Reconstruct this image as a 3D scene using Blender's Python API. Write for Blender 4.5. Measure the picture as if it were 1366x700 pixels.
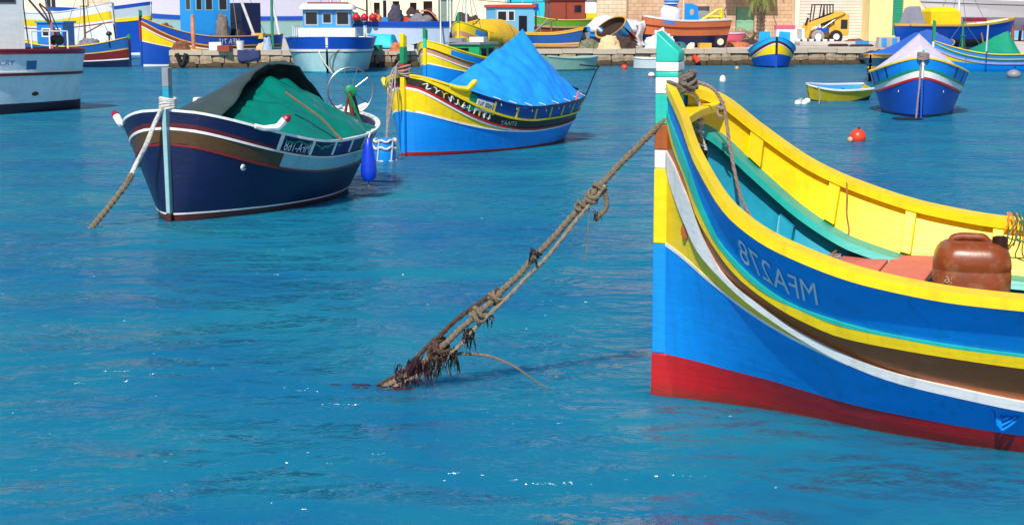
import bpy, bmesh, math, random
from mathutils import Vector, Matrix, noise
for o in list(bpy.data.objects): bpy.data.objects.remove(o)
random.seed(7)
R = math.radians
scene = bpy.context.scene
COL = scene.collection

# ------------------------------------------------------------------ camera, sky, sun, exposure
F, H, YH = 2000.0, 2.43, 22.0            # focal length in photo pixels, eye height above the water, horizon row
PITCH = math.atan((350 - YH) / F)
CP, SP = math.cos(PITCH), math.sin(PITCH)
cam_d = bpy.data.cameras.new('camera'); cam = bpy.data.objects.new('camera', cam_d); COL.objects.link(cam)
cam.location = (0, 0, H); cam.rotation_euler = (R(90) - PITCH, 0, 0)
cam_d.sensor_width = 36; cam_d.lens = 36 * F / 1366; cam_d.clip_end = 3000
scene.camera = cam
SUN_EL = R(47)      # direction towards the sun: left of and behind the camera
to_sun = Vector((math.cos(SUN_EL) * -0.30, math.cos(SUN_EL) * -0.95, math.sin(SUN_EL))).normalized()
w = bpy.data.worlds.new('World'); scene.world = w; w.use_nodes = True
nt = w.node_tree; bg = nt.nodes['Background']
sky = nt.nodes.new('ShaderNodeTexSky'); sky.sky_type = 'NISHITA'; sky.sun_disc = False
sky.sun_elevation = SUN_EL; sky.sun_rotation = math.atan2(to_sun.x, to_sun.y)
sky.air_density = 1.0; sky.dust_density = 0.0; sky.ozone_density = 6.0
nt.links.new(sky.outputs[0], bg.inputs[0]); bg.inputs[1].default_value = 0.10
sd = bpy.data.lights.new('sun', 'SUN'); sd.energy = 5.0; sd.angle = R(0.53); sd.color = (1.0, 0.95, 0.87)
so = bpy.data.objects.new('sun', sd); COL.objects.link(so); so.location = (-20, -20, 40)
so.rotation_euler = to_sun.to_track_quat('Z', 'Y').to_euler()
vs = scene.view_settings; vs.view_transform = 'Standard'; vs.look = 'None'; vs.exposure = 0.12; vs.gamma = 1.0

# ------------------------------------------------------------------ pixel -> point on a level plane
def U(px, py, z=0.0):
    r, u = (px - 683) / F, (350 - py) / F
    D = Vector((r, CP + u * SP, -SP + u * CP)); t = (z - H) / D.z
    return Vector((0, 0, H)) + D * t
def UD(px, py, d):                       # pixel at a known distance (world y)
    r, u = (px - 683) / F, (350 - py) / F
    D = Vector((r, CP + u * SP, -SP + u * CP)); return Vector((0, 0, H)) + D * (d / D.y)

# ------------------------------------------------------------------ materials
def lin(c):
    return tuple(((v / 255) / 12.92 if v / 255 <= .04045 else ((v / 255 + .055) / 1.055) ** 2.4) for v in c) + (1,)
MATS = {}
def M(name, c, rough=.5, var=.12, scale=6, bump=.15, bscale=40, metal=0, spec=.5, dirt=None, dirt_amt=.0, dirt_scale=3, stretch=(1, 1, 1), coat=0):
    if name in MATS: return MATS[name]
    m = bpy.data.materials.new(name); m.use_nodes = True; n = m.node_tree.nodes; l = m.node_tree.links
    p = n['Principled BSDF']; p.inputs['Roughness'].default_value = rough; p.inputs['Metallic'].default_value = metal
    p.inputs['Specular IOR Level'].default_value = spec; p.inputs['Coat Weight'].default_value = coat
    tc = n.new('ShaderNodeTexCoord'); mp = n.new('ShaderNodeMapping'); mp.inputs['Scale'].default_value = stretch
    l.new(tc.outputs['Object'], mp.inputs[0])
    nz = n.new('ShaderNodeTexNoise'); nz.inputs['Scale'].default_value = scale; nz.inputs['Detail'].default_value = 6; nz.inputs['Roughness'].default_value = .65
    l.new(mp.outputs[0], nz.inputs[0])
    rp = n.new('ShaderNodeValToRGB'); b = lin(c)
    rp.color_ramp.elements[0].position = .3; rp.color_ramp.elements[1].position = .7
    rp.color_ramp.elements[0].color = tuple(v * (1 - var) for v in b[:3]) + (1,)
    rp.color_ramp.elements[1].color = tuple(min(1, v * (1 + var)) for v in b[:3]) + (1,)
    l.new(nz.outputs[0], rp.inputs[0]); out = rp.outputs[0]
    if dirt:
        n2 = n.new('ShaderNodeTexNoise'); n2.inputs['Scale'].default_value = dirt_scale; n2.inputs['Detail'].default_value = 8; n2.inputs['Roughness'].default_value = .7
        l.new(mp.outputs[0], n2.inputs[0])
        r2 = n.new('ShaderNodeValToRGB'); r2.color_ramp.elements[0].position = .52 - dirt_amt * .25; r2.color_ramp.elements[1].position = .74 - dirt_amt * .2
        r2.color_ramp.elements[1].color = (min(1, dirt_amt + .25),) * 3 + (1,)
        l.new(n2.outputs[0], r2.inputs[0])
        mx = n.new('ShaderNodeMixRGB'); l.new(r2.outputs[0], mx.inputs[0]); l.new(out, mx.inputs[1]); mx.inputs[2].default_value = lin(dirt)
        out = mx.outputs[0]
    l.new(out, p.inputs['Base Color'])
    if bump:
        n3 = n.new('ShaderNodeTexNoise'); n3.inputs['Scale'].default_value = bscale; n3.inputs['Detail'].default_value = 5; l.new(mp.outputs[0], n3.inputs[0])
        bp = n.new('ShaderNodeBump'); bp.inputs['Strength'].default_value = bump; bp.inputs['Distance'].default_value = .02
        l.new(n3.outputs[0], bp.inputs['Height']); l.new(bp.outputs[0], p.inputs['Normal'])
    MATS[name] = m; return m
def scuff(m, c, stretch=(.35, .6, 2.2), grime=False):
    n = m.node_tree.nodes; l = m.node_tree.links; p = n['Principled BSDF']; src = p.inputs['Base Color'].links[0].from_socket
    tc = n.new('ShaderNodeTexCoord'); mp = n.new('ShaderNodeMapping'); mp.inputs['Scale'].default_value = stretch; l.new(tc.outputs['Object'], mp.inputs[0])
    a = n.new('ShaderNodeTexNoise'); a.inputs['Scale'].default_value = 22; a.inputs['Detail'].default_value = 7; a.inputs['Roughness'].default_value = .72; l.new(mp.outputs[0], a.inputs[0])
    r = n.new('ShaderNodeValToRGB'); r.color_ramp.elements[0].position = .62; r.color_ramp.elements[1].position = .70; l.new(a.outputs[0], r.inputs[0]); r.color_ramp.elements[1].color = (.55,) * 3 + (1,)
    b = lin(tuple(min(255, v * .78 + 46) for v in c)); mx = n.new('ShaderNodeMixRGB'); l.new(r.outputs[0], mx.inputs[0]); l.new(src, mx.inputs[1]); mx.inputs[2].default_value = b; o = mx.outputs[0]
    # faint streaks running down
    m2 = n.new('ShaderNodeMapping'); m2.inputs['Scale'].default_value = (9, 9, .7); l.new(tc.outputs['Object'], m2.inputs[0]); s2 = n.new('ShaderNodeTexNoise'); s2.inputs['Scale'].default_value = 1.6; s2.inputs['Detail'].default_value = 4; l.new(m2.outputs[0], s2.inputs[0])
    r2 = n.new('ShaderNodeValToRGB'); r2.color_ramp.elements[0].position = .52; r2.color_ramp.elements[1].position = .85; r2.color_ramp.elements[1].color = (.5,) * 3 + (1,); l.new(s2.outputs[0], r2.inputs[0])
    m3 = n.new('ShaderNodeMixRGB'); l.new(r2.outputs[0], m3.inputs[0]); l.new(o, m3.inputs[1]); m3.inputs[2].default_value = lin(tuple(v * .62 + 12 for v in c)); o = m3.outputs[0]
    if grime:                            # weed line just above the water
        sx = n.new('ShaderNodeSeparateXYZ'); l.new(tc.outputs['Object'], sx.inputs[0]); ad = n.new('ShaderNodeMath'); ad.operation = 'MULTIPLY_ADD'; l.new(a.outputs[0], ad.inputs[0]); ad.inputs[1].default_value = -.16; l.new(sx.outputs[2], ad.inputs[2])
        mr_ = n.new('ShaderNodeMapRange'); mr_.inputs['From Min'].default_value = -.06; mr_.inputs['From Max'].default_value = .02; mr_.inputs['To Min'].default_value = .55; mr_.inputs['To Max'].default_value = 0; l.new(ad.outputs[0], mr_.inputs[0])
        m4 = n.new('ShaderNodeMixRGB'); l.new(mr_.outputs[0], m4.inputs[0]); l.new(o, m4.inputs[1]); m4.inputs[2].default_value = lin((44, 40, 22)); o = m4.outputs[0]
    l.new(o, p.inputs['Base Color']); return m
def paint(name, c, rough=.42, dirt=(130, 112, 90), amt=.04, **k):
    if name in MATS: return MATS[name]
    return scuff(paint0(name, c, rough, dirt, amt, **k), c, grime=name in ('red_paint', 'maroon_paint'))
def paint0(name, c, rough=.42, dirt=(130, 112, 90), amt=.04, **k):
    dirt = tuple(int(v * .72 + q * .28) for v, q in zip(c, dirt)); return M(name, c, rough, .10, 3, .16, 12, dirt=dirt, dirt_amt=amt, dirt_scale=5, stretch=(.4, .8, 2.0), **k)
YEL = paint('yellow_paint', (252, 208, 0)); BLU = paint('bright_blue_paint', (0, 136, 224)); RED = paint('red_paint', (188, 18, 22), dirt=(70, 60, 40), amt=.25)
WHT = paint('white_paint', (232, 230, 225)); TEA = paint('teal_paint', (40, 190, 168)); BRN = paint('brown_paint', (166, 84, 28))
NAV = paint('navy_paint', (9, 22, 66)); BLK = paint('black_paint', (22, 22, 24)); GRN = paint('green_paint', (18, 140, 88))
RBL = paint('royal_blue_paint', (6, 74, 176)); MAR = paint('maroon_paint', (92, 22, 30)); PTL = paint('pale_teal_paint', (148, 186, 188))
TEB = paint('inner_teal_paint', (28, 150, 176)); PNK = paint('pink_deck_paint', (205, 108, 96), rough=.6); ORG = paint('orange_hull_paint', (206, 110, 62), rough=.6)
LBL = paint('light_blue_paint', (60, 150, 215)); CYN = paint('cyan_paint', (40, 180, 215)); GRY = paint('grey_paint', (140, 142, 146)); LGN = paint('leaf_green_paint', (96, 170, 40))
CRM = paint('cream_paint', (226, 214, 186)); CRI = paint('crimson_paint', (150, 26, 52)); TAN = paint('tan_paint', (196, 160, 120)); RBR = paint('red_brown_paint', (150, 62, 34))
OYL = paint('ochre_paint', (222, 172, 60)); SAL = paint('salmon_paint', (200, 140, 110)); DKR = paint('dark_red_paint', (120, 30, 28)); EME = paint('emerald_paint', (20, 165, 100)); LILAC = paint('lilac_grey_paint', (150, 150, 178))
OLV = paint('olive_brown_paint', (84, 58, 26)); VIO = paint('pale_violet_paint', (170, 160, 205))
GLS = M('dark_glass', (26, 30, 40), .08, .05, 3, 0); GALV = M('galvanised_metal', (150, 152, 155), .35, .15, 10, .1, metal=.8); RUST = M('rusty_iron', (96, 52, 30), .8, .35, 20, .4); RUB = M('black_rubber', (20, 20, 22), .7, .1, 8, .2)
WOOD = M('weathered_wood', (120, 92, 64), .8, .3, 10, .4, stretch=(1, 1, .2))
def tarp(name, c, rough=.5, var=.10):
    return M(name, c, rough, var, 4, .9, 6, dirt=tuple(int(v * .8) for v in c), dirt_amt=.1)
T_BLUE = tarp('blue_tarpaulin', (30, 146, 240)); T_GREY = tarp('grey_green_tarpaulin', (58, 72, 70), .5); T_GRN = tarp('green_tarpaulin', (0, 118, 100), .28)
T_YEL = tarp('yellow_tarpaulin', (236, 184, 24)); T_PNK = tarp('pale_pink_tarpaulin', (222, 208, 216)); T_WHT = tarp('white_tarpaulin', (222, 220, 226)); T_DBL = tarp('deep_blue_tarpaulin', (44, 104, 206))
ROPE = M('rope_fibre', (128, 112, 90), .95, .3, 60, .6, 160); ROPEW = M('pale_rope_fibre', (205, 200, 192), .9, .2, 40, .5, 120); ROPEP = M('pink_beige_rope_fibre', (150, 128, 118), .9, .25, 50, .5, 140); ROPEO = M('orange_cord_fibre', (150, 100, 66), .9, .2, 50, .3)
WEED = M('brown_weed', (44, 27, 22), .3, .45, 25, .5, 60, dirt=(70, 56, 34), dirt_amt=.2); WEEDP = M('purple_weed', (58, 30, 38), .3, .4, 25, .5, 60)

# ------------------------------------------------------------------ mesh helpers
def link(name, me, mat, parent=None, smooth=35):
    o = bpy.data.objects.new(name, me); COL.objects.link(o)
    if mat is not None and not me.materials: me.materials.append(mat)
    if parent is not None: o.parent = parent
    if smooth:
        for p in me.polygons: p.use_smooth = True
        try: me.set_sharp_from_angle(angle=R(smooth))
        except Exception: pass
    return o
def mk(name, V, Fc, mat, parent=None, smooth=35):
    me = bpy.data.meshes.new(name); me.from_pydata([tuple(v) for v in V], [], Fc); me.validate(); me.update()
    bm = bmesh.new(); bm.from_mesh(me); bmesh.ops.recalc_face_normals(bm, faces=bm.faces); bm.to_mesh(me); bm.free()
    return link(name, me, mat, parent, smooth)
class MB:
    def __init__(s): s.V = []; s.F = []
    def add(s, V, Fc):
        o = len(s.V); s.V += [Vector(v) for v in V]; s.F += [tuple(i + o for i in f) for f in Fc]; return s
    def box(s, c, d, rz=0, rx=0, ry=0):
        Mx = Matrix.Translation(c) @ Matrix.Rotation(rz, 4, 'Z') @ Matrix.Rotation(ry, 4, 'Y') @ Matrix.Rotation(rx, 4, 'X')
        V = [Mx @ Vector((x * d[0] / 2, y * d[1] / 2, z * d[2] / 2)) for x in (-1, 1) for y in (-1, 1) for z in (-1, 1)]
        return s.add(V, [(0, 1, 3, 2), (4, 6, 7, 5), (0, 4, 5, 1), (2, 3, 7, 6), (0, 2, 6, 4), (1, 5, 7, 3)])
    def tube(s, pts, r, n=8, close=False):
        pts = [Vector(p) for p in pts]; m = len(pts); V = []; Fc = []
        rr = r if isinstance(r, (list, tuple)) else [r] * m
        up = Vector((0, 0, 1)); prev = None
        for i, p in enumerate(pts):
            if close: t = (pts[(i + 1) % m] - pts[i - 1])
            else: t = pts[min(i + 1, m - 1)] - pts[max(i - 1, 0)]
            t = t.normalized() if t.length > 1e-9 else Vector((0, 0, 1))
            if prev is None:
                a = t.cross(up if abs(t.z) < .9 else Vector((1, 0, 0))).normalized()
            else:
                a = (prev - t * prev.dot(t)); a = a.normalized() if a.length > 1e-6 else t.orthogonal().normalized()
            prev = a; b = t.cross(a)
            for k in range(n):
                q = 2 * math.pi * k / n; V.append(p + (a * math.cos(q) + b * math.sin(q)) * rr[i])
        for i in range(m if close else m - 1):
            j = (i + 1) % m
            for k in range(n): Fc.append((i * n + k, i * n + (k + 1) % n, j * n + (k + 1) % n, j * n + k))
        if not close: Fc += [tuple(range(n - 1, -1, -1)), tuple(range((m - 1) * n, m * n))]
        return s.add(V, Fc)
    def lathe(s, prof, n=16, c=(0, 0, 0), Mx=None):
        V = []; Fc = []; c = Vector(c); m = len(prof)
        for r, z in prof:
            for k in range(n):
                q = 2 * math.pi * k / n; p = Vector((r * math.cos(q), r * math.sin(q), z)); V.append((Mx @ p if Mx else p) + c)
        for i in range(m - 1):
            for k in range(n): Fc.append((i * n + k, i * n + (k + 1) % n, (i + 1) * n + (k + 1) % n, (i + 1) * n + k))
        Fc += [tuple(range(n - 1, -1, -1)), tuple(range((m - 1) * n, m * n))]
        return s.add(V, Fc)
    def prism(s, outline, h, Mx=None):
        n = len(outline); V = []
        for k in (0, 1):
            for x, y in outline:
                p = Vector((x, y, h * k)); V.append(Mx @ p if Mx else p)
        Fc = [tuple(range(n - 1, -1, -1)), tuple(range(n, 2 * n))] + [(i, (i + 1) % n, n + (i + 1) % n, n + i) for i in range(n)]
        return s.add(V, Fc)
    def grid(s, fn, nu, nv):
        V = [fn(i / nu, j / nv) for i in range(nu + 1) for j in range(nv + 1)]
        Fc = [(i * (nv + 1) + j, (i + 1) * (nv + 1) + j, (i + 1) * (nv + 1) + j + 1, i * (nv + 1) + j + 1) for i in range(nu) for j in range(nv)]
        return s.add(V, Fc)
    def build(s, name, mat, parent=None, smooth=35, bevel=0):
        o = mk(name, s.V, s.F, mat, parent, smooth)
        if bevel:
            b = o.modifiers.new('b', 'BEVEL'); b.width = bevel; b.segments = 2; b.limit_method = 'ANGLE'; b.angle_limit = R(40)
        return o
XZ = Matrix(((1, 0, 0, 0), (0, 0, -1, 0), (0, 1, 0, 0), (0, 0, 0, 1)))      # outline (x, y) -> (x, z), thickness along -y
def tag(o, label=None, cat=None, group=None, kind=None):
    if label: o['label'] = label
    if cat: o['category'] = cat
    if group: o['group'] = group
    if kind: o['kind'] = kind
    return o
def empty(name, loc, rz, label, cat, group=None):
    o = bpy.data.objects.new(name, None); COL.objects.link(o); o.location = loc; o.rotation_euler = (0, 0, rz); o.empty_display_size = .2
    return tag(o, label, cat, group)
def itp(x, X, Y):
    if x <= X[0]: return Y[0]
    for i in range(1, len(X)):
        if x <= X[i]:
            t = (x - X[i - 1]) / (X[i] - X[i - 1]); return Y[i - 1] + (Y[i] - Y[i - 1]) * t
    return Y[-1]
def sitp(x, X, Y):                      # smooth (monotone-ish cubic) interpolation
    n = len(X)
    if x <= X[0]: return Y[0]
    if x >= X[-1]: return Y[-1]
    i = max(k for k in range(n) if X[k] <= x); i = min(i, n - 2)
    def sl(k):
        if k == 0: return (Y[1] - Y[0]) / (X[1] - X[0])
        if k == n - 1: return (Y[-1] - Y[-2]) / (X[-1] - X[-2])
        a = (Y[k] - Y[k - 1]) / (X[k] - X[k - 1]); b = (Y[k + 1] - Y[k]) / (X[k + 1] - X[k])
        return 0 if a * b <= 0 else 2 * a * b / (a + b)
    h = X[i + 1] - X[i]; t = (x - X[i]) / h
    return (2 * t ** 3 - 3 * t * t + 1) * Y[i] + (t ** 3 - 2 * t * t + t) * h * sl(i) + (-2 * t ** 3 + 3 * t * t) * Y[i + 1] + (t ** 3 - t * t) * h * sl(i + 1)
def smooth_path(pts, n):
    pts = [Vector(p) for p in pts]; X = list(range(len(pts))); out = []
    for k in range(n + 1):
        x = (len(pts) - 1) * k / n; out.append(Vector([sitp(x, X, [p[i] for p in pts]) for i in range(3)]))
    return out
def text_geo(txt):
    cu = bpy.data.curves.new('t', 'FONT'); cu.body = txt; cu.size = 1; cu.resolution_u = 3
    ob = bpy.data.objects.new('t', cu); COL.objects.link(ob)
    dg = bpy.context.evaluated_depsgraph_get(); me = bpy.data.meshes.new_from_object(ob.evaluated_get(dg))
    bm = bmesh.new(); bm.from_mesh(me); bmesh.ops.triangulate(bm, faces=bm.faces)
    bm.verts.ensure_lookup_table(); V = [v.co.copy() for v in bm.verts]; Fc = [tuple(v.index for v in f.verts) for f in bm.faces]; bm.free()
    bpy.data.objects.remove(ob); bpy.data.meshes.remove(me)
    x0, x1 = min(v.x for v in V), max(v.x for v in V); y0, y1 = min(v.y for v in V), max(v.y for v in V)
    return [((v.x - x0) / (x1 - x0), (v.y - y0) / (y1 - y0)) for v in V], Fc

# ------------------------------------------------------------------ hulls
class Hull:
    def __init__(s, L, B, zb, zm, zs, wl=.7, pb=2.3, qb=.72, rake_b=0., rake_s=.25, T=.35, stem=.05, shp=2.0, wq=1.0, transom=0.):
        s.L, s.B, s.zb, s.zm, s.zs, s.wl, s.pb, s.qb, s.rb, s.rs, s.T, s.stem, s.shp, s.wq, s.tr = L, B, zb, zm, zs, wl, pb, qb, rake_b, rake_s, T, stem, shp, wq, transom
    def full(s, x, p, q):
        k = abs(1 - 2 * x)
        if x > .5 and s.tr: k = k * (1 - s.tr)
        return max(0., 1 - k ** p) ** q
    def b(s, x): return s.stem + (s.B / 2 - s.stem) * s.full(x, s.pb, s.qb)
    def w(s, x): return s.stem + (s.wl * s.B / 2 - s.stem) * s.full(x, 2, s.wq)
    def sh(s, x): return s.zm + ((s.zb - s.zm) * (1 - 2 * x) ** s.shp if x < .5 else (s.zs - s.zm) * (2 * x - 1) ** s.shp)
    def uu(s, x, z): return s.L * x - s.rb * (max(z, -.2) / s.zb) * (1 - x) ** 4 + s.rs * (max(z, -.2) / s.zs) * x ** 4
    def hv(s, x, z):
        b, w_ = s.b(x), s.w(x); t = z / s.sh(x)
        return w_ + (b - w_) * (t if t > 0 else 0) if z > 0 else max(.02, w_ * (1 + .9 * z / s.T * .6))
    def pt(s, x, z, side, off=0.): return Vector((s.uu(x, z), side * (s.hv(x, z) + off), z))
    def fr(s, spec, x):                 # height of a band edge; spec = callable or fractions of the sheer at bow, middle, stern
        if callable(spec): return spec(x)
        fb, fm, fs = spec if isinstance(spec, tuple) else (spec,) * 3
        k = (1 - 2 * x) ** 2
        f = fm + ((fb - fm) if x < .5 else (fs - fm)) * k
        return f * s.sh(x)
def xs(n, s0=0., s1=1.):
    out = [.5 - .5 * math.cos(math.pi * i / n) for i in range(n + 1)]
    return [s0 + (s1 - s0) * (.6 * v + .4 * i / n) for i, v in enumerate(out)]
def band(h, name, lo, hi, mat, parent, proud=0., s0=0., s1=1., n=36, sides=(-1, 1), label=None, wedge=False):
    mb = MB(); X = xs(n, s0, s1)
    for sd_ in sides:
        V = []
        for x in X:
            a = h.fr(lo, x) if lo is not None else -h.T; c = h.fr(hi, x); c = max(c, a + .001)
            if proud: V += [h.pt(x, a, sd_, -.01), h.pt(x, a, sd_, proud + min(.03, .45 * max(0, h.hv(x, c) - h.hv(x, a))) * (proud > .011)), h.pt(x, c, sd_, proud), h.pt(x, c, sd_, -.01)]
            elif lo is None: V += [h.pt(x, a, sd_), h.pt(x, 0, sd_), h.pt(x, (c) * .5, sd_), h.pt(x, c, sd_)]
            else: V += [h.pt(x, a + (c - a) * q / 3, sd_) for q in range(4)]
        Fc = [(4 * i + q, 4 * i + q + 1, 4 * i + 5 + q, 4 * i + 4 + q) for i in range(n) for q in range(3)]
        if proud: Fc += [(0, 1, 2, 3), (4 * n + 3, 4 * n + 2, 4 * n + 1, 4 * n)]
        mb.add(V, Fc)
    o = mb.build(name, mat, parent, 40)
    if label: o['label'] = label
    return o
def cap_rail(h, name, mat, parent, width=.1, thick=.05, s0=0., s1=1., out=.03, n=44, zf=None, sides=(-1, 1), dz=0.):
    mb = MB(); X = xs(n, s0, s1)
    for sd_ in sides:
        V = []
        for x in X:
            z = (zf(x) if zf else h.sh(x)) + dz
            u = h.uu(x, z); v = h.hv(x, min(z, h.sh(x))); i_ = max(v + out - width, .004)
            V += [Vector((u, sd_ * (v + out), z)), Vector((u, sd_ * (v + out), z + thick)), Vector((u, sd_ * i_, z + thick)), Vector((u, sd_ * i_, z))]
        Fc = [(4 * i + q, 4 * i + (q + 1) % 4, 4 * i + 4 + (q + 1) % 4, 4 * i + 4 + q) for i in range(n) for q in range(4)] + [(0, 1, 2, 3), (4 * n + 3, 4 * n + 2, 4 * n + 1, 4 * n)]
        mb.add(V, Fc)
    return mb.build(name, mat, parent, 40)
def inner_wall(h, name, mat, parent, zlo, t=.05, s0=.03, s1=.97, n=36, sides=(-1, 1)):
    mb = MB(); X = xs(n, s0, s1)
    for sd_ in sides:
        V = []
        for x in X:
            hi = h.sh(x) - .005; lo = min(h.fr(zlo, x), hi - .02)
            V += [h.pt(x, lo + (hi - lo) * q / 3, sd_, -min(t, h.hv(x, lo + (hi - lo) * q / 3) * .6)) for q in range(4)]
        mb.add(V, [(4 * i + q, 4 * i + q + 1, 4 * i + 5 + q, 4 * i + 4 + q) for i in range(n) for q in range(3)])
    return mb.build(name, mat, parent, 40)
def deck(h, name, mat, parent, zf, s0=.03, s1=.97, n=24, t=.04):
    mb = MB(); V = []; X = xs(n, s0, s1)
    for x in X:
        z = h.fr(zf, x); v = max(.01, h.hv(x, z) - t)
        V += [Vector((h.uu(x, z), -v, z)), Vector((h.uu(x, z), 0, z + .02)), Vector((h.uu(x, z), v, z))]
    mb.add(V, [(3 * i + q, 3 * i + q + 1, 3 * i + 4 + q, 3 * i + 3 + q) for i in range(n) for q in range(2)])
    return mb.build(name, mat, parent, 40)
def stem_post(h, mats, parent, thick=.09, depth=.12, top=.35, slant=.12, zlo=-.3, at=0, cuts=None, name='stem_post'):
    # post standing on the bow (at=0) or stern (at=1); colour bands are sub-parts of the post
    sg = -1 if at == 0 else 1
    zt = (h.zb if at == 0 else h.zs) + top; x_ = at
    zz = [zlo] + list(cuts or []) + [zt]; first = None
    for k in range(len(zz) - 1):
        z0, z1 = zz[k], zz[k + 1]; mb = MB(); g = .0 if k % 2 else .003; V = []
        last = k == len(zz) - 2
        for z, tp in ((z0, 0), (z1, 1)):
            u = h.uu(x_, z) ; f = u + sg * depth * .55; a = u - sg * depth * .45
            d = slant if (last and tp) else 0
            for uu_, v in ((f, -1), (f, 1), (a, 1), (a, -1)):
                V.append(Vector((uu_, v * (thick / 2 + g), z - (d if uu_ == a else 0))))
        mb.add(V, [(3, 2, 1, 0), (4, 5, 6, 7), (0, 1, 5, 4), (1, 2, 6, 5), (2, 3, 7, 6), (3, 0, 4, 7)])
        o = mb.build(name if first is None else 'post_band', mats[k], parent if first is None else first, 30, bevel=.008)
        if first is None: first = o
    return first
def hull_text(h, txt, x_left, x_right, zlo, zhi, side, mat, parent, name='registration_lettering', off=.012, mirror=True):
    # lettering wrapped on the hull; the photograph shows it reversed
    P2, Fc = text_geo(txt); V = []
    for px, py in P2:
        t = 1 - px if mirror else px
        x = x_left + (x_right - x_left) * t
        a, b = h.fr(zlo, x), h.fr(zhi, x); V.append(h.pt(x, a + (b - a) * py, side, off))
    return mk(name, V, Fc, mat, parent, 0)
def plate_text(txt, c, wid, hgt, ax, up, mat, parent, name='lettering', mirror=True, nrm=.004):
    P2, Fc = text_geo(txt); ax, up = Vector(ax).normalized(), Vector(up).normalized(); n = ax.cross(up)
    V = [Vector(c) + ax * ((.5 - px if mirror else px - .5) * wid) + up * ((py - .5) * hgt) + n * nrm for px, py in P2]
    return mk(name, V, Fc, mat, parent, 0)
def cover(h, name, mat, parent, s0, s1, ridge, n=30, m=16, k=1.2, over=.02, skirt=.10, wr=.03, seed=0, lift=.03, ends=True):
    # tarpaulin stretched over a ridge and hanging over both gunwales
    mb = MB()
    def fn(i, j):
        x = s0 + (s1 - s0) * i; t = 2 * j - 1; z0 = h.sh(x) + lift; u = h.uu(x, z0); r = ridge(i)
        bb = h.b(x) + .035 + over
        if abs(t) > .86:
            q = (abs(t) - .86) / .14; v = math.copysign(bb, t); z = z0 - skirt * q * (.8 + .4 * noise.noise((x * 9, t, seed)))
        else:
            tt = t / .86; v = bb * tt; z = z0 + max(0, r - z0) * (1 - abs(tt) ** k)
        nn = noise.noise((u * 1.7 + seed, v * 1.7, z * .7)) + .5 * noise.noise((u * 5 + seed, v * 3, z * 2)) - .55 * (1 - abs(noise.noise((u * 3.2 + v * 1.1 + seed, v * .8, seed)))) ** 6 - .4 * (1 - abs(noise.noise((u * 1.3 - v * 2.6 + seed, v * 1.2, seed + 3)))) ** 8
        return Vector((u + wr * .5 * nn, v, z + wr * nn))
    mb.grid(fn, n, m)
    o = mb.build(name, mat, parent, 60)
    so_ = o.modifiers.new('s', 'SOLIDIFY'); so_.thickness = .008
    return o
def root_between(name, bow, stern, label, cat, group=None):
    d = stern - bow; e = empty(name, bow, math.atan2(d.y, d.x), label, cat, group); return e, d.length
def twisted(mb, pts, r, turns, strands=3, n=6):
    # laid rope: strands wound round the path
    m = len(pts)
    for sidx in range(strands):
        q = []
        for i, p in enumerate(pts):
            t = (pts[min(i + 1, m - 1)] - pts[max(i - 1, 0)]).normalized(); a = t.orthogonal().normalized()
            a = t.cross(Vector((0, 0, 1))); a = a.normalized() if a.length > .01 else Vector((1, 0, 0)); b = t.cross(a)
            an = 2 * math.pi * (turns * i / m + sidx / strands)
            q.append(p + (a * math.cos(an) + b * math.sin(an)) * r * .55)
        mb.tube(q, r * .58, n)
def wob(pts, amp, fq, seed):
    return [p + Vector((noise.noise((p.x * fq, p.y * fq, seed)), noise.noise((p.x * fq, p.z * fq, seed + 5)), noise.noise((p.y * fq, p.z * fq, seed + 9)))) * amp for p in pts]

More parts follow.
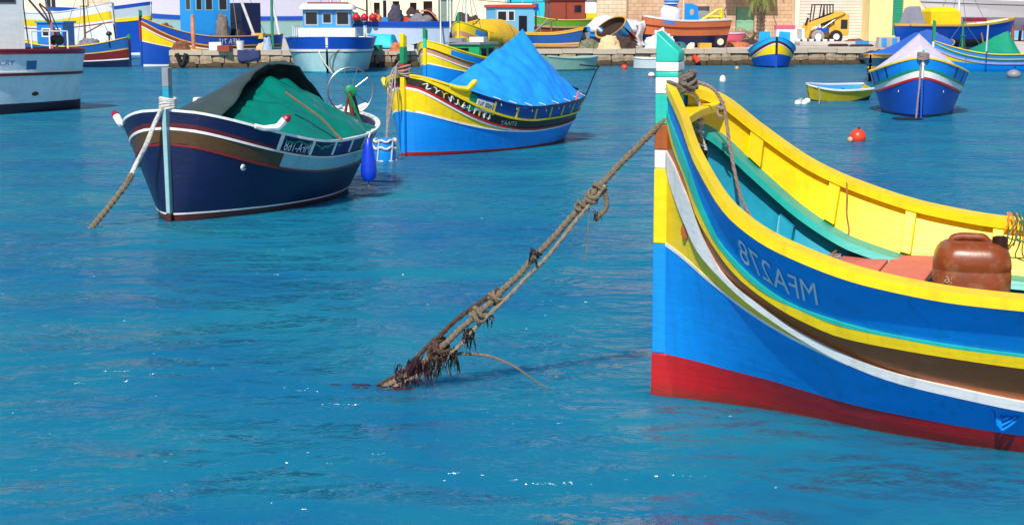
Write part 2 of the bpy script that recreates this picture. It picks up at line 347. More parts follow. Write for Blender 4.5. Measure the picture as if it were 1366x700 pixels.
# ================================================================== THE SETTING
def water_material():
    m = bpy.data.materials.new('harbour_water'); m.use_nodes = True; n = m.node_tree.nodes; l = m.node_tree.links
    n.remove(n['Principled BSDF']); out = n['Material Output']
    df = n.new('ShaderNodeSubsurfaceScattering'); df.falloff = 'BURLEY'; df.inputs['Scale'].default_value = .45; df.inputs['Radius'].default_value = (.5, 1, 1.2); gl = n.new('ShaderNodeBsdfGlossy'); gl.inputs['Roughness'].default_value = .12; fr = n.new('ShaderNodeFresnel'); fr.inputs['IOR'].default_value = 1.33; mix = n.new('ShaderNodeMixShader')
    lim = n.new('ShaderNodeMath'); lim.operation = 'MINIMUM'; lim.inputs[1].default_value = .60; l.new(fr.outputs[0], lim.inputs[0]); fr2 = n.new('ShaderNodeFresnel'); fr2.inputs['IOR'].default_value = 1.33; lm2 = n.new('ShaderNodeMath'); lm2.operation = 'MINIMUM'; l.new(lim.outputs[0], lm2.inputs[0]); l.new(fr2.outputs[0], lm2.inputs[1]); l.new(lm2.outputs[0], mix.inputs[0]); l.new(df.outputs[0], mix.inputs[1]); l.new(gl.outputs[0], mix.inputs[2]); l.new(mix.outputs[0], out.inputs['Surface'])
    tc = n.new('ShaderNodeTexCoord')
    cn = n.new('ShaderNodeTexNoise'); cn.inputs['Scale'].default_value = .33; cn.inputs['Detail'].default_value = 6; cn.inputs['Roughness'].default_value = .62; l.new(tc.outputs['Object'], cn.inputs[0])
    cr = n.new('ShaderNodeValToRGB'); cr.color_ramp.elements[0].position = .36; cr.color_ramp.elements[1].position = .66
    cr.color_ramp.elements[0].color = (.006, .130, .278, 1); cr.color_ramp.elements[1].color = (.012, .205, .285, 1)
    l.new(cn.outputs[0], cr.inputs[0]); l.new(cr.outputs[0], df.inputs['Color'])
    prev = None
    for sc, st, dist, strn in ((.45, (1, 1.4, 1), .6, .8), (1.5, (.85, 1.3, 1), .24, 1.0), (4.2, (.85, 1.2, 1), .09, 1.0), (10., (.9, 1.1, 1), .022, 1.0)):
        mp = n.new('ShaderNodeMapping'); mp.inputs['Scale'].default_value = st; mp.inputs['Rotation'].default_value = (0, 0, R(12 + sc)); l.new(tc.outputs['Object'], mp.inputs[0])
        nz = n.new('ShaderNodeTexNoise'); nz.inputs['Scale'].default_value = sc; nz.inputs['Detail'].default_value = 3; nz.inputs['Roughness'].default_value = .5; nz.inputs['Distortion'].default_value = .4
        l.new(mp.outputs[0], nz.inputs[0])
        b = n.new('ShaderNodeBump'); b.inputs['Strength'].default_value = strn; b.inputs['Distance'].default_value = dist
        l.new(nz.outputs[0], b.inputs['Height'])
        if prev: l.new(prev.outputs[0], b.inputs['Normal'])
        else: first = b
        prev = b
    l.new(prev.outputs[0], gl.inputs['Normal']); l.new(first.outputs[0], fr.inputs['Normal']); l.new(prev.outputs[0], fr2.inputs['Normal']); return m
WATER = water_material()
tag(mk('water', [(-400, -40, 0), (400, -40, 0), (400, 700, 0), (-400, 700, 0)], [(0, 1, 2, 3)], WATER, None, 0), kind='structure')
STONE = M('quay_stone', (176, 152, 122), .9, .3, 3, .9, 9, dirt=(70, 60, 48), dirt_amt=.35, dirt_scale=2)
COPE = M('quay_coping', (196, 180, 158), .9, .18, 3, .5, 14, dirt=(120, 104, 84), dirt_amt=.25)
WETS = M('weedy_stone', (74, 58, 38), .8, .4, 4, .9, 9)
PAVE = M('quay_paving', (198, 188, 178), .92, .12, 1.2, .3, 12, dirt=(140, 122, 100), dirt_amt=.25, dirt_scale=.6)
DZ = .80
QA, QB = U(232, 91), U(1180, 86)
qd = (QB - QA).normalized(); qn = Vector((-qd.y, qd.x, 0))
def slab(name, poly, z0, z1, mat):
    n = len(poly); V = [Vector((p[0], p[1], z)) for z in (z0, z1) for p in poly]
    return mk(name, V, [tuple(range(n, 2 * n)), tuple(range(n - 1, -1, -1))] + [(i, (i + 1) % n, n + (i + 1) % n, n + i) for i in range(n)], mat, None, 0)
qm = QA + qd * ((U(705, 88) - QA).length); qj = QA + qd * ((U(563, 89) - QA).length)
Q4, Q5 = Vector((70, 99, 0)), qm + qn * 24
# the paved working quay, the narrow jetty that runs out to its left, and the land behind
quay = tag(slab('quay', [qm, QB, QB + Vector((1.5, 8, 0)), Vector((60, 84, 0)), Vector((60, 99, 0)), Vector((qm.x, 99, 0))], -1.5, DZ, PAVE), kind='structure')
jetty = tag(slab('jetty', [QA, qj, qj + qn * 3.2, QA + qn * 3.2], -1.5, DZ - .02, PAVE), kind='structure')
ground = tag(slab('ground', [(-160, 99), (160, 99), (160, 800), (-160, 800)], -1.5, DZ + .005, PAVE), kind='structure')
# stones of the quay face: rough blocks below a course of coping slabs, each one a piece of its own
def stone_mesh(k, name):
    bm = bmesh.new(); bmesh.ops.create_cube(bm, size=1); bmesh.ops.subdivide_edges(bm, edges=bm.edges, cuts=1, use_grid_fill=True)
    for v in bm.verts:
        v.co = v.co.lerp(v.co.normalized() * .62, .35); v.co += Vector((noise.noise(v.co * 2 + Vector((k * 7, 0, 0))), noise.noise(v.co * 2 + Vector((0, k * 7, 0))), noise.noise(v.co * 2 + Vector((0, 0, k * 7))))) * .13
    me = bpy.data.meshes.new(name); bm.to_mesh(me); bm.free(); return me
rub = [stone_mesh(k, 'stone') for k in range(6)]
for me in rub[:4]: me.materials.append(STONE)
for me in rub[4:]: me.materials.append(WETS)
copm = []
for k in range(3):
    bm = bmesh.new(); bmesh.ops.create_cube(bm, size=1)
    for v in bm.verts: v.co += Vector((random.uniform(-.02, .02), random.uniform(-.03, .03), random.uniform(-.05, .05)))
    bmesh.ops.bevel(bm, geom=bm.edges[:], offset=.03, segments=1, affect='EDGES')
    me = bpy.data.meshes.new('coping_stone'); bm.to_mesh(me); bm.free(); me.materials.append(COPE); copm.append(me)
def face_stones(p0, p1, parent):
    L = (p1 - p0).length; d = (p1 - p0).normalized(); rz = math.atan2(d.y, d.x); u = 0
    nn = Vector((-d.y, d.x, 0))
    while u < L - .2:
        ln = min(random.uniform(.9, 1.6), L - u)
        o = bpy.data.objects.new('coping_stone', random.choice(copm)); COL.objects.link(o); o.parent = parent
        p = p0 + d * (u + ln / 2) - nn * (.0); o.location = (p.x, p.y, DZ - .09 + random.uniform(-.015, .02)); o.rotation_euler = (0, 0, rz + random.uniform(-.012, .012)); o.scale = (ln - .03, .5, .24)
        u += ln
    u = 0
    while u < L - .2:
        ln = min(random.uniform(.5, 1.0), L - u); hh = random.uniform(.34, .44)
        o = bpy.data.objects.new('stone', random.choice(rub[:4])); COL.objects.link(o); o.parent = parent
        p = p0 + d * (u + ln / 2) + nn * random.uniform(-.02, .12); o.location = (p.x, p.y, .40 + random.uniform(-.02, .02)); o.rotation_euler = (random.uniform(-.1, .1), random.uniform(-.1, .1), rz); o.scale = (ln * .98, .5, hh)
        u += ln
    u = 0
    while u < L - .2:
        ln = min(random.uniform(.7, 1.3), L - u)
        o = bpy.data.objects.new('stone', random.choice(rub[4:])); COL.objects.link(o); o.parent = parent
        p = p0 + d * (u + ln / 2) + nn * random.uniform(-.02, .1); o.location = (p.x, p.y, .06 + random.uniform(-.03, .04)); o.rotation_euler = (0, random.uniform(-.1, .1), rz); o.scale = (ln * .98, .55, .4)
        u += ln
face_stones(QA, qj, jetty); face_stones(qm, QB, quay)
face_stones(QA + qn * 3.0 + qd * .05, QA + qd * .05, jetty)

# ------------------------------------------------------------------ buildings behind the quay
def brick_mat(name, c1, c2, mortar, bw=.5, bh=.25, bump=.5):
    m = bpy.data.materials.new(name); m.use_nodes = True; n = m.node_tree.nodes; l = m.node_tree.links; p = n['Principled BSDF']; p.inputs['Roughness'].default_value = .9
    tc = n.new('ShaderNodeTexCoord'); mp = n.new('ShaderNodeMapping'); mp.inputs['Rotation'].default_value = (R(90), 0, 0); l.new(tc.outputs['Object'], mp.inputs[0])
    b = n.new('ShaderNodeTexBrick'); b.inputs['Scale'].default_value = 1; b.inputs['Brick Width'].default_value = bw; b.inputs['Row Height'].default_value = bh; b.inputs['Mortar Size'].default_value = .012
    b.inputs['Color1'].default_value = lin(c1); b.inputs['Color2'].default_value = lin(c2); b.inputs['Mortar'].default_value = lin(mortar); l.new(mp.outputs[0], b.inputs[0])
    nz = n.new('ShaderNodeTexNoise'); nz.inputs['Scale'].default_value = .9; nz.inputs['Detail'].default_value = 8; nz.inputs['Roughness'].default_value = .7; l.new(tc.outputs['Object'], nz.inputs[0])
    rr = n.new('ShaderNodeValToRGB'); rr.color_ramp.elements[0].position = .35; rr.color_ramp.elements[1].position = .7; rr.color_ramp.elements[0].color = (.55, .48, .42, 1); rr.color_ramp.elements[1].color = (1, 1, 1, 1); l.new(nz.outputs[0], rr.inputs[0])
    mx = n.new('ShaderNodeMixRGB'); mx.blend_type = 'MULTIPLY'; mx.inputs[0].default_value = .7; l.new(b.outputs[0], mx.inputs[1]); l.new(rr.outputs[0], mx.inputs[2]); l.new(mx.outputs[0], p.inputs['Base Color'])
    bp = n.new('ShaderNodeBump'); bp.inputs['Strength'].default_value = bump; bp.inputs['Distance'].default_value = .03; l.new(b.outputs['Fac'], bp.inputs['Height']); bp.invert = True; l.new(bp.outputs[0], p.inputs['Normal']); return m
LIME = brick_mat('limestone_blocks', (222, 190, 156), (206, 170, 138), (170, 140, 112)); LIME2 = brick_mat('pale_limestone_blocks', (236, 222, 196), (226, 208, 178), (196, 176, 146), .6, .27)
PLAST = M('cream_plaster', (240, 226, 196), .9, .08, .8, .2, 8, dirt=(180, 150, 120), dirt_amt=.15, dirt_scale=.6); YPL = M('yellow_plaster', (238, 214, 150), .9, .08, .8, .2, 8, dirt=(200, 170, 120), dirt_amt=.2, dirt_scale=.7)
BPL = M('sky_blue_plaster', (108, 172, 218), .9, .06, .8, .2, 8); TPL = M('turquoise_plaster', (36, 186, 204), .85, .06, .8, .2, 8); SHUT = M('beige_shutter_paint', (226, 212, 198), .7, .08, 1, .2, 8, dirt=(190, 140, 120), dirt_amt=.2, dirt_scale=.5)
DWOOD = M('dark_door_wood', (64, 42, 32), .7, .25, 6, .3, 20, stretch=(1, 1, .2)); GDOOR = M('faded_green_door', (128, 176, 140), .7, .1, 3, .2, 20); GSHUT = M('green_shutter_paint', (52, 164, 128), .6, .1, 3, .1)
def building(name, px0, px1, d, hgt, mat, label, openings=(), depth=8):
    a, b = UD(px0, 40, d), UD(px1, 40, d); cx = (a.x + b.x) / 2; wd = b.x - a.x - .02
    e = empty(name, (cx, d, DZ), 0, label, 'building'); hgt *= .72
    k = d / F * 1.0
    # wall with real openings: piers between them, spandrels above
    ops = sorted(openings, key=lambda o: o[0]); mb = MB(); x = -wd / 2
    for (o0, o1, top, sill, *_r) in ops:
        w0, w1 = UD(o0, 40, d).x - cx, UD(o1, 40, d).x - cx
        if w0 > x: mb.box(((x + w0) / 2, depth / 2, hgt / 2), (w0 - x, depth, hgt))
        mb.box(((w0 + w1) / 2, depth / 2, (top + hgt) / 2), (w1 - w0, depth, hgt - top))
        if sill > 0: mb.box(((w0 + w1) / 2, depth / 2, sill / 2), (w1 - w0, depth, sill))
        mb.box(((w0 + w1) / 2, depth / 2 + .6, (top + sill) / 2), (w1 - w0, depth - 1.2, top - sill))
        x = w1
    if x < wd / 2: mb.box(((x + wd / 2) / 2, depth / 2, hgt / 2), (wd / 2 - x, depth, hgt))
    mb.build('wall', mat, e, 0)
    MB().box((0, depth / 2 - .06, hgt + .12), (wd + .1, depth + .3, .24)).build('cornice', mat, e, 0)
    for (o0, o1, top, sill, kind, om) in ops:
        w0, w1 = UD(o0, 40, d).x - cx, UD(o1, 40, d).x - cx; ww = w1 - w0; c = (w0 + w1) / 2; hh = top - sill
        if kind == 'door':
            dr = MB().box((c, .32, sill + hh / 2), (ww - .02, .06, hh)).build('door', om, e, 0)
            for q in (-1, 1):
                for r_ in (0, 1): MB().box((c + q * ww * .24, .28, sill + hh * (.27 + .46 * r_)), (ww * .36, .03, hh * .36)).build('door_panel', om, dr, 0)
        elif kind == 'open':
            MB().box((c, .45, sill + hh / 2), (ww, .03, hh)).build('door', DWOOD, e, 0)  # open doorway: its inner shade is painted as a dark brown sheet
        elif kind == 'louvre':
            sh = MB().box((c, .18, sill + hh / 2), (ww - .02, .03, hh)).build('shutter', om, e, 0)
            for i in range(int(hh / .11)): MB().box((c, .15, sill + .06 + i * .11), (ww - .1, .05, .075), rx=.5).build('slat', om, sh, 0)
        elif kind == 'roller':
            sh = MB().box((c, .22, sill + hh / 2), (ww - .02, .03, hh)).build('shutter', om, e, 0)
            for i in range(int(hh / .2)): MB().box((c, .19, sill + .1 + i * .2), (ww - .06, .05, .17), rx=.12).build('slat', om, sh, 0)
        elif kind == 'window':
            wf = MB().box((c, .2, sill + hh / 2), (ww, .05, hh)).build('window', WHT, e, 0)
            for q in (-1, 1): MB().box((c + q * ww * .23, .17, sill + hh / 2), (ww * .38, .03, hh * .86)).build('pane', GLS, wf, 0)
    return e
building('stone_building', 838, 1058, 104, 6.5, LIME, 'rough limestone building with a pale green double door', [(981, 1006, 2.25, 0, 'door', GDOOR), (914, 946, 2.3, 0, 'door', GRY)])
aw = empty('awning', UD(996, 14, 103.6), 0, 'dark brown canvas awning over the pale green door', 'awning')
MB().prism([(-1.6, 0), (1.9, 0), (1.9, .08), (-1.6, .08)], .9, Matrix.Rotation(R(-25), 4, 'X') @ Matrix.Translation((0, -.9, .45)) @ Matrix.Rotation(R(0), 4, 'X')).build('canopy', DWOOD, aw, 0)
for q in (-1.5, 1.8): MB().tube([(q, .3, -.05), (q, -.75, .2)], .03, 6).build('bracket', BLK, aw)
building('shutter_building', 1060, 1158, 103, 6.2, PLAST, 'pale building with one wide slatted roller shutter behind the loader', [(1066, 1152, 3.9, .0, 'roller', SHUT)])
building('yellow_building', 1159, 1238, 101, 6.0, YPL, 'pale yellow plastered house with a narrow green louvred shutter', [(1190, 1204, 3.4, .35, 'louvre', GSHUT)])
MB().box((UD(1184, 40, 100.8).x, 100.86, DZ + 2.1), (.42, .24, 4.2)).build('pilaster', YPL, bpy.data.objects['yellow_building'], 0).matrix_parent_inverse = bpy.data.objects['yellow_building'].matrix_world.inverted()
building('blue_building', 1239, 1420, 112, 6.0, BPL, 'sky blue plastered building behind the white motor yacht')
building('turquoise_building', 676, 739, 99.5, 5.5, TPL, 'flat turquoise painted shed beside the red brown cabin')
building('white_store', 741, 836, 106, 6.0, LIME2, 'cream stone store with a white door edged in blue', [(772, 796, 2.9, 0, 'door', WHT)])
building('cream_building', 455, 674, 110, 6.5, PLAST, 'cream walled boathouse with a row of dark doorways', [(499, 507, 2.6, 0, 'open', 0), (524, 533, 2.7, 0, 'open', 0), (547, 556, 2.6, 0, 'open', 0), (565, 577, 2.7, 0, 'open', 0), (585, 604, 3.0, 0, 'door', M('sage_door', (120, 140, 120), .7, .1))])
building('pale_building', 120, 453, 122, 7.0, LIME2, 'long pale stone building beyond the moored ships', [(400, 412, 3.6, .9, 'window', 0), (428, 440, 3.6, .9, 'window', 0), (250, 262, 3.6, .9, 'window', 0), (180, 192, 3.6, .9, 'window', 0)])
building('lime_warehouse', -260, 118, 124, 7.0, PLAST, 'cream warehouse beyond the white trawler', [(20, 34, 3.4, .9, 'window', 0), (62, 76, 3.4, .9, 'window', 0)])

# ================================================================== FOREGROUND BOAT
FU = [0, .05, .2, .4, .7, 1.0, 1.5, 2.0, 2.7]
FB = [.06, .16, .43, .72, .98, 1.07, 1.10, 1.10, 1.09]
FZ = [1.99, 1.97, 1.875, 1.65, 1.385, 1.24, 1.10, 1.04, 1.02]
FW = [.058, .06, .065, .08, .11, .18, .34, .42, .45]
FL = 5.4
class FHull(Hull):
    def b(s, x): u = x * FL; return sitp(min(u, FL - u), FU, FB)
    def w(s, x): u = x * FL; return sitp(min(u, FL - u), FU, FW)
    def sh(s, x):
        u = x * FL
        return sitp(u, FU, FZ) if u < 2.7 else 1.02 + (sitp(FL - u, FU, FZ) - 1.02) * .6
    def uu(s, x, z): return FL * x + .18 * max(z, 0) * x ** 6
fh = FHull(FL, 2.2, 1.99, 1.02, 1.6, stem=.06, T=.4)
def tab(Xs, Zs):
    def f(x):
        u = x * FL; u = u if u < 2.7 else FL - u
        return sitp(u, Xs, Zs)
    return f
def cl(f, hi): return lambda x: min(f(x), hi(x))
e_red = tab([0, .18, .46, .72, .98, 1.22, 1.58, 1.91, 2.27, 2.7], [.285, .28, .265, .25, .22, .195, .18, .165, .15, .14])
e_blue = tab([0, .1, .38, .61, .84, 1.03, 1.26, 1.6, 1.92, 2.27, 2.7], [1.0, .98, .88, .78, .67, .59, .51, .42, .375, .33, .30])
e_wlo = tab([0, .06, .17, .35, .68, .87, 1.04, 1.26, 1.6, 1.92, 2.27, 2.7], [1.48, 1.40, 1.26, 1.05, .83, .72, .625, .525, .43, .385, .34, .31])
e_whi = tab([0, .1, .22, .33, .38, .52, .76, 1.04, 1.27, 1.6, 1.92, 2.27, 2.7], [1.60, 1.54, 1.41, 1.27, 1.17, .975, .83, .67, .58, .49, .445, .40, .37])
e_ylo = tab([0, .08, .24, .33, .42, .56, .7, .89, 1.06, 1.28, 1.62, 1.93, 2.28, 2.7], [1.76, 1.64, 1.46, 1.30, 1.19, 1.05, .94, .83, .755, .69, .66, .64, .62, .61])
e_yhi = tab([0, .12, .27, .39, .49, .62, .83, 1.07, 1.29, 1.62, 1.93, 2.28, 2.7], [1.79, 1.645, 1.48, 1.32, 1.18, 1.07, .92, .83, .775, .74, .715, .70, .69])
e_thi = tab([0, .2, .33, .42, .54, .66, .83, 1.07, 1.62, 2.28, 2.7], [1.85, 1.67, 1.505, 1.345, 1.175, 1.08, .955, .845, .755, .715, .70])
boat_org = U(888, 525)
fg = empty('fishing_boat', boat_org, R(-24), 'large blue and yellow fishing boat with brown band and the reversed letters MFA278', 'boat')
N = 90
band(fh, 'bottom_paint', None, e_red, RED, fg, n=N)['label'] = 'deep red bottom paint at the waterline'
band(fh, 'hull_side', e_red, e_blue, BLU, fg, n=N)
band(fh, 'bow_panel', e_blue, lambda x: max(e_wlo(x), e_blue(x) + .001), YEL, fg, s0=0, s1=.24, n=50)['label'] = 'yellow wedge panel behind the stem'
band(fh, 'bow_line', lambda x: e_blue(x) - .012, lambda x: e_blue(x) + .012, WHT, fg, .006, s0=0, s1=.24, n=50)
band(fh, 'white_strake', e_wlo, e_whi, WHT, fg, .028, n=N)
band(fh, 'brown_plank', e_whi, lambda x: max(e_ylo(x), e_whi(x) + .002), BRN, fg, n=N)
band(fh, 'rubbing_strake', lambda x: e_ylo(x) + .012, e_yhi, YEL, fg, .022, n=N)
band(fh, 'teal_strake', e_yhi, lambda x: max(e_thi(x), e_yhi(x) + .012), TEA, fg, .018, n=N)
band(fh, 'bulwark', e_thi, lambda x: fh.sh(x), BLU, fg, n=N)
cap_rail(fh, 'gunwale', YEL, fg, width=.14, thick=.06, out=.04, n=N, dz=-.03)
MB().prism([(.03, -.06), (.17, -.33), (.24, -.38), (.20, 0), (.24, .38), (.17, .33), (.03, .06)], .06, Matrix.Translation((0, 0, 1.80))).build('breasthook', YEL, fg, 30, bevel=.01)
stem_post(fh, [RED, BLU, YEL, WHT, BRN, TEA, WHT, GRN if 0 else TEA, WHT, TEA], fg, thick=.125, depth=.15, top=.35, slant=.13, zlo=-.35, cuts=[.285, 1.0, 1.48, 1.60, 1.76, 1.95, 2.055, 2.09, 2.15])
stem_post(fh, [RED, BLU, WHT], fg, thick=.12, depth=.12, top=.3, slant=-.1, zlo=-.35, at=1, cuts=[.3, 1.2], name='stern_post')
# inside
z_str = lambda x: fh.sh(x) - (.17 + .13 * min(min(x, 1 - x) * FL, 1.0))
inner_wall(fh, 'inner_bulwark', YEL, fg, z_str, t=.03, s0=.012, s1=.985, n=N)
mb = MB(); mb2 = MB()
def inner_pt(x, z, sd_, off): return fh.pt(x, z, sd_, -min(off, fh.hv(x, z) * .8))
for sd_ in (-1, 1):
    for u in (.40, .86, 1.36, 1.92, 2.5, 3.1, 3.7, 4.3, 4.9):
        V = []
        for uu_ in (u - .035, u + .035):
            x = uu_ / FL
            for z in (z_str(x) + .02, fh.sh(x) - .03):
                V += [inner_pt(x, z, sd_, .028), inner_pt(x, z, sd_, .085)]
        MB().add(V, [(0, 1, 3, 2), (4, 6, 7, 5), (1, 5, 7, 3), (0, 4, 5, 1), (2, 3, 7, 6), (0, 2, 6, 4)]).build('bulwark_frame', YEL, fg, 0, bevel=.006)
# teal stringer, lining and ribs below it
mb = MB(); X = xs(N, .012, .985)
for sd_ in (-1, 1):
    V = []
    for x in X:
        z = z_str(x); V += [inner_pt(x, z, sd_, .02), inner_pt(x, z, sd_, .20), inner_pt(x, z - .045, sd_, .20), inner_pt(x, z - .045, sd_, .02)]
    mb.add(V, [(4 * i + q, 4 * i + (q + 1) % 4, 4 * i + 4 + (q + 1) % 4, 4 * i + 4 + q) for i in range(N) for q in range(4)])
mb.build('stringer', paint('stringer_teal_paint', (28, 164, 150)), fg)
mb = MB(); X = xs(60, .03, .97)
for sd_ in (-1, 1):
    V = [inner_pt(x, z_str(x) - .05 - (z_str(x) - .55) * q / 4, sd_, .035) for x in X for q in range(5)]
    mb.add(V, [(5 * i + q, 5 * i + q + 1, 5 * i + 6 + q, 5 * i + 5 + q) for i in range(60) for q in range(4)])
mb.build('lining', TEB, fg)
for sd_ in (-1, 1):
    for u in (.62, .98, 1.2, 1.3, 1.62, 1.98, 2.3, 2.7, 3.1, 3.5, 3.9, 4.3, 4.7):
        V = []; hw = .045
        for uu_ in (u - hw, u + hw):
            x = uu_ / FL
            for z in (z_str(x) - .13, .55): V += [inner_pt(x, z, sd_, .03), inner_pt(x, z, sd_, .12)]
        MB().add(V, [(0, 1, 3, 2), (4, 6, 7, 5), (1, 5, 7, 3), (0, 4, 5, 1), (2, 3, 7, 6), (0, 2, 6, 4)]).build('rib', TEB, fg, 0, bevel=.005)
deck(fh, 'floor', TEB, fg, lambda x: .625, s0=.14, s1=.9, t=.03)
def thwart(name, u0, u1, z, th, mat, t=.06):
    V = []
    for z_ in (z - th, z):
        for u in (u0, u1):
            v = fh.hv(u / FL, z_) - t; V += [Vector((u, -v, z_)), Vector((u, v, z_))]
    return MB().add(V, [(0, 1, 3, 2), (4, 6, 7, 5), (0, 4, 5, 1), (2, 3, 7, 6), (0, 2, 6, 4), (1, 5, 7, 3)]).build(name, mat, fg, 0, bevel=.008)
for k in range(2): thwart('deck_board', .98 + .31 * k, 1.28 + .31 * k, .835, .035, PNK)
thwart('deck_board', .74, .97, .835, .035, M('faded_deck_paint', (196, 176, 160), .8, .15, 8, .3))
thwart('bulkhead', 1.555, 1.585, .798, .16, RBL, t=.08)
thwart('thwart', 2.20, 2.50, .86, .04, PNK); thwart('thwart', 3.5, 3.8, .86, .04, PNK)
# reversed registration on the bulwark and a bow eye
lett = M('faded_white_lettering', (196, 208, 214), .7, .12, 30, .1)
hull_text(fh, 'MFA278', .70 / FL, 1.17 / FL, lambda x: e_thi(x) + .055 + .02 * (x * FL - .7), lambda x: e_thi(x) + .205 + .03 * (x * FL - .7), -1, lett, fg, off=.006)
for sd_ in (-1, 1):
    c = fh.pt(.21 / FL, 1.14, sd_, .0)
    ey = MB().lathe([(.0, .015), (.03, .012), (.035, 0)], 12, c, Matrix.Rotation(R(90 * -sd_), 4, 'X') @ Matrix.Diagonal((1, 1.6, 1, 1))).build('bow_eye', BRN, fg)
for v in bpy.data.objects:
    if v.parent is fg or (v.parent and v.parent.parent is fg):
        for vert in v.data.vertices: vert.co.z += math.sin(R(3.5)) * vert.co.y
def FG(u, v, z): return boat_org + Matrix.Rotation(R(-24), 3, 'Z') @ Vector((u, v, z + math.sin(R(3.5)) * v))

# ------------------------------------------------------------------ things lying in it
PLB = M('brown_plastic', (130, 60, 18), .36, .18, 5, .12, 12, dirt=(170, 140, 110), dirt_amt=.12, dirt_scale=9)
can = empty('jerrycan', FG(1.85, .26, .635), R(-14), 'big brown plastic jerrycan with moulded handle standing in the blue and yellow boat', 'jerrycan')
def rr_outline(wx, wy, r, n=6):
    out = []
    for cx, cy, a0 in ((wx - r, wy - r, 0), (-wx + r, wy - r, 90), (-wx + r, -wy + r, 180), (wx - r, -wy + r, 270)):
        for k in range(n + 1): a = R(a0 + 90 * k / n); out.append((cx + r * math.cos(a), cy + r * math.sin(a)))
    return out
def loft(rings, mb=None):
    mb = mb or MB(); n = len(rings[0]); V = [p for r in rings for p in r]
    Fc = [(i * n + k, i * n + (k + 1) % n, (i + 1) * n + (k + 1) % n, (i + 1) * n + k) for i in range(len(rings) - 1) for k in range(n)] + [tuple(range(n - 1, -1, -1)), tuple(range((len(rings) - 1) * n, len(rings) * n))]
    return mb.add(V, Fc)
rings = []
for z, sc in ((0, .93), (.015, .975), (.04, 1), (.262, 1.0), (.268, .985), (.276, .985), (.282, 1.0), (.32, .99), (.355, .965), (.385, .91), (.41, .83), (.428, .70), (.438, .5)):
    rings.append([Vector((x * sc, y * sc, z)) for x, y in rr_outline(.228, .205, .13, 8)])
loft(rings).build('body', PLB, can, 50)
MB().tube(smooth_path([(-.13, 0, .41), (-.115, 0, .448), (-.05, 0, .462), (.05, 0, .460), (.09, 0, .43)], 16), .024, 10).build('handle', PLB, can)
MB().lathe([(.052, .40), (.052, .425), (.046, .428), (.046, .47), (.03, .475), (.028, .468), (0, .468)], 20, (.155, -.05, 0)).build('cap', M('dark_brown_plastic', (46, 22, 14), .4, .1), can)
pt_ = M('chipped_white_paint', (184, 150, 120), .8, .4, 60)
for (tx, cx, cw) in (('26', -.13, .065), ('12', .02, .04)): plate_text(tx, (cx, -.2008, .225), cw, .042, (1, 0, 0), (0, 0, 1), pt_, can, 'painted_mark', nrm=.002)
sack = MB().lathe([(0, 0), (.09, .01), (.13, .04), (.12, .075), (.07, .10), (0, .105)], 18, FG(1.36, -.28, .84) , Matrix.Diagonal((1.1, .8, 1, 1)))
tag(sack.build('float', CRM, None, 60), 'rounded cream float lying on the pink deck boards', 'float')
tag(MB().lathe([(0, 0), (.06, .01), (.085, .05), (.06, .09), (0, .1)], 14, FG(.80, .12, .835)).build('float', paint('dull_brown', (120, 66, 46)), None, 60), 'small dull brown float beside the rope end on the faded boards', 'float')

def scrap(name, label, cat, c, r, hgt, mat, seed, n):
    random.seed(seed); mb = MB()
    for k in range(n):
        q = [c + Vector((random.uniform(-r, r), random.uniform(-r, r) * .8, random.uniform(0, hgt)))]
        for i in range(9): q.append(q[-1] + Vector((random.uniform(-1, 1), random.uniform(-1, 1), random.uniform(-.3, .3))) * r * .3); q[-1].z = max(c.z + .004, min(c.z + hgt, q[-1].z))
        mb.tube(smooth_path(q, 24), random.uniform(.003, .006), 5)
    return tag(mb.build(name, mat, None, 60), label, cat)
scrap('net_scrap', 'tangle of pale net lying in the well of the blue and yellow boat', 'net', FG(1.66, .52, .635), .13, .09, ROPEW, 5, 26)
scrap('rope_tangle', 'loose end of tan rope on the faded deck boards', 'rope', FG(.90, .42, .838), .10, .05, ROPEP, 6, 9)
# ------------------------------------------------------------------ ropes on the foreground boat
mb = MB(); c0 = FG(.07, 0, 2.0)
for k in range(10):
    q = []
    for i in range(14):
        a = 2 * math.pi * i / 14 + k; rr_ = .06 + .02 * math.sin(k * 2.3 + i)
        q.append(c0 + Vector((rr_ * math.cos(a) * 1.25, rr_ * math.sin(a), .03 * math.sin(a * 2 + k) + .009 * k - .02 + .02 * math.cos(k * 1.7 + a))))
    mb.tube(q, .011, 6, True)
coil = tag(mb.build('rope_coil', M('mottled_rope', (112, 102, 94), .95, .5, 30, .6, 120), None), 'mottled grey rope wound round the head of the green and white stem post', 'rope')
mb = MB(); pth = smooth_path([FG(.13, .03, 2.03), FG(.26, .03, 1.98), FG(.33, .05, 1.86), FG(.38, .05, 1.6), FG(.46, .05, 1.3), FG(.62, .1, 1.0), FG(.72, .2, .84)], 90)
twisted(mb, wob(pth, .01, 6, 2), .011, 80)
mb.tube(wob([FG(.315 + .02 * math.cos(i * .9), .05 + .02 * math.sin(i * .9), 1.90 - i * .007) for i in range(14)], .01, 20, 1), .009, 6)
tag(mb.build('bow_line', ROPEP, None), 'pinkish grey rope hanging from the stem head down inside the bow', 'rope')
mb = MB(); pth = smooth_path([FG(.10, .06, 1.98), FG(.16, .10, 1.86), FG(.165, .10, 1.72), FG(.2, .13, 1.58)], 40); twisted(mb, pth, .012, 22)
for k in range(3): mb.tube([FG(.16 + .025 * math.cos(i * .8), .10 + .025 * math.sin(i * .8), 1.83 - .05 * k - .004 * i) for i in range(9)], .009, 5)
tag(mb.build('lashing', ROPEW, None), 'knotted white lashing hanging under the breasthook', 'rope')
far_u = .86; pf = fh.pt(far_u / FL, fh.sh(far_u / FL) + .03, 1, -.02)
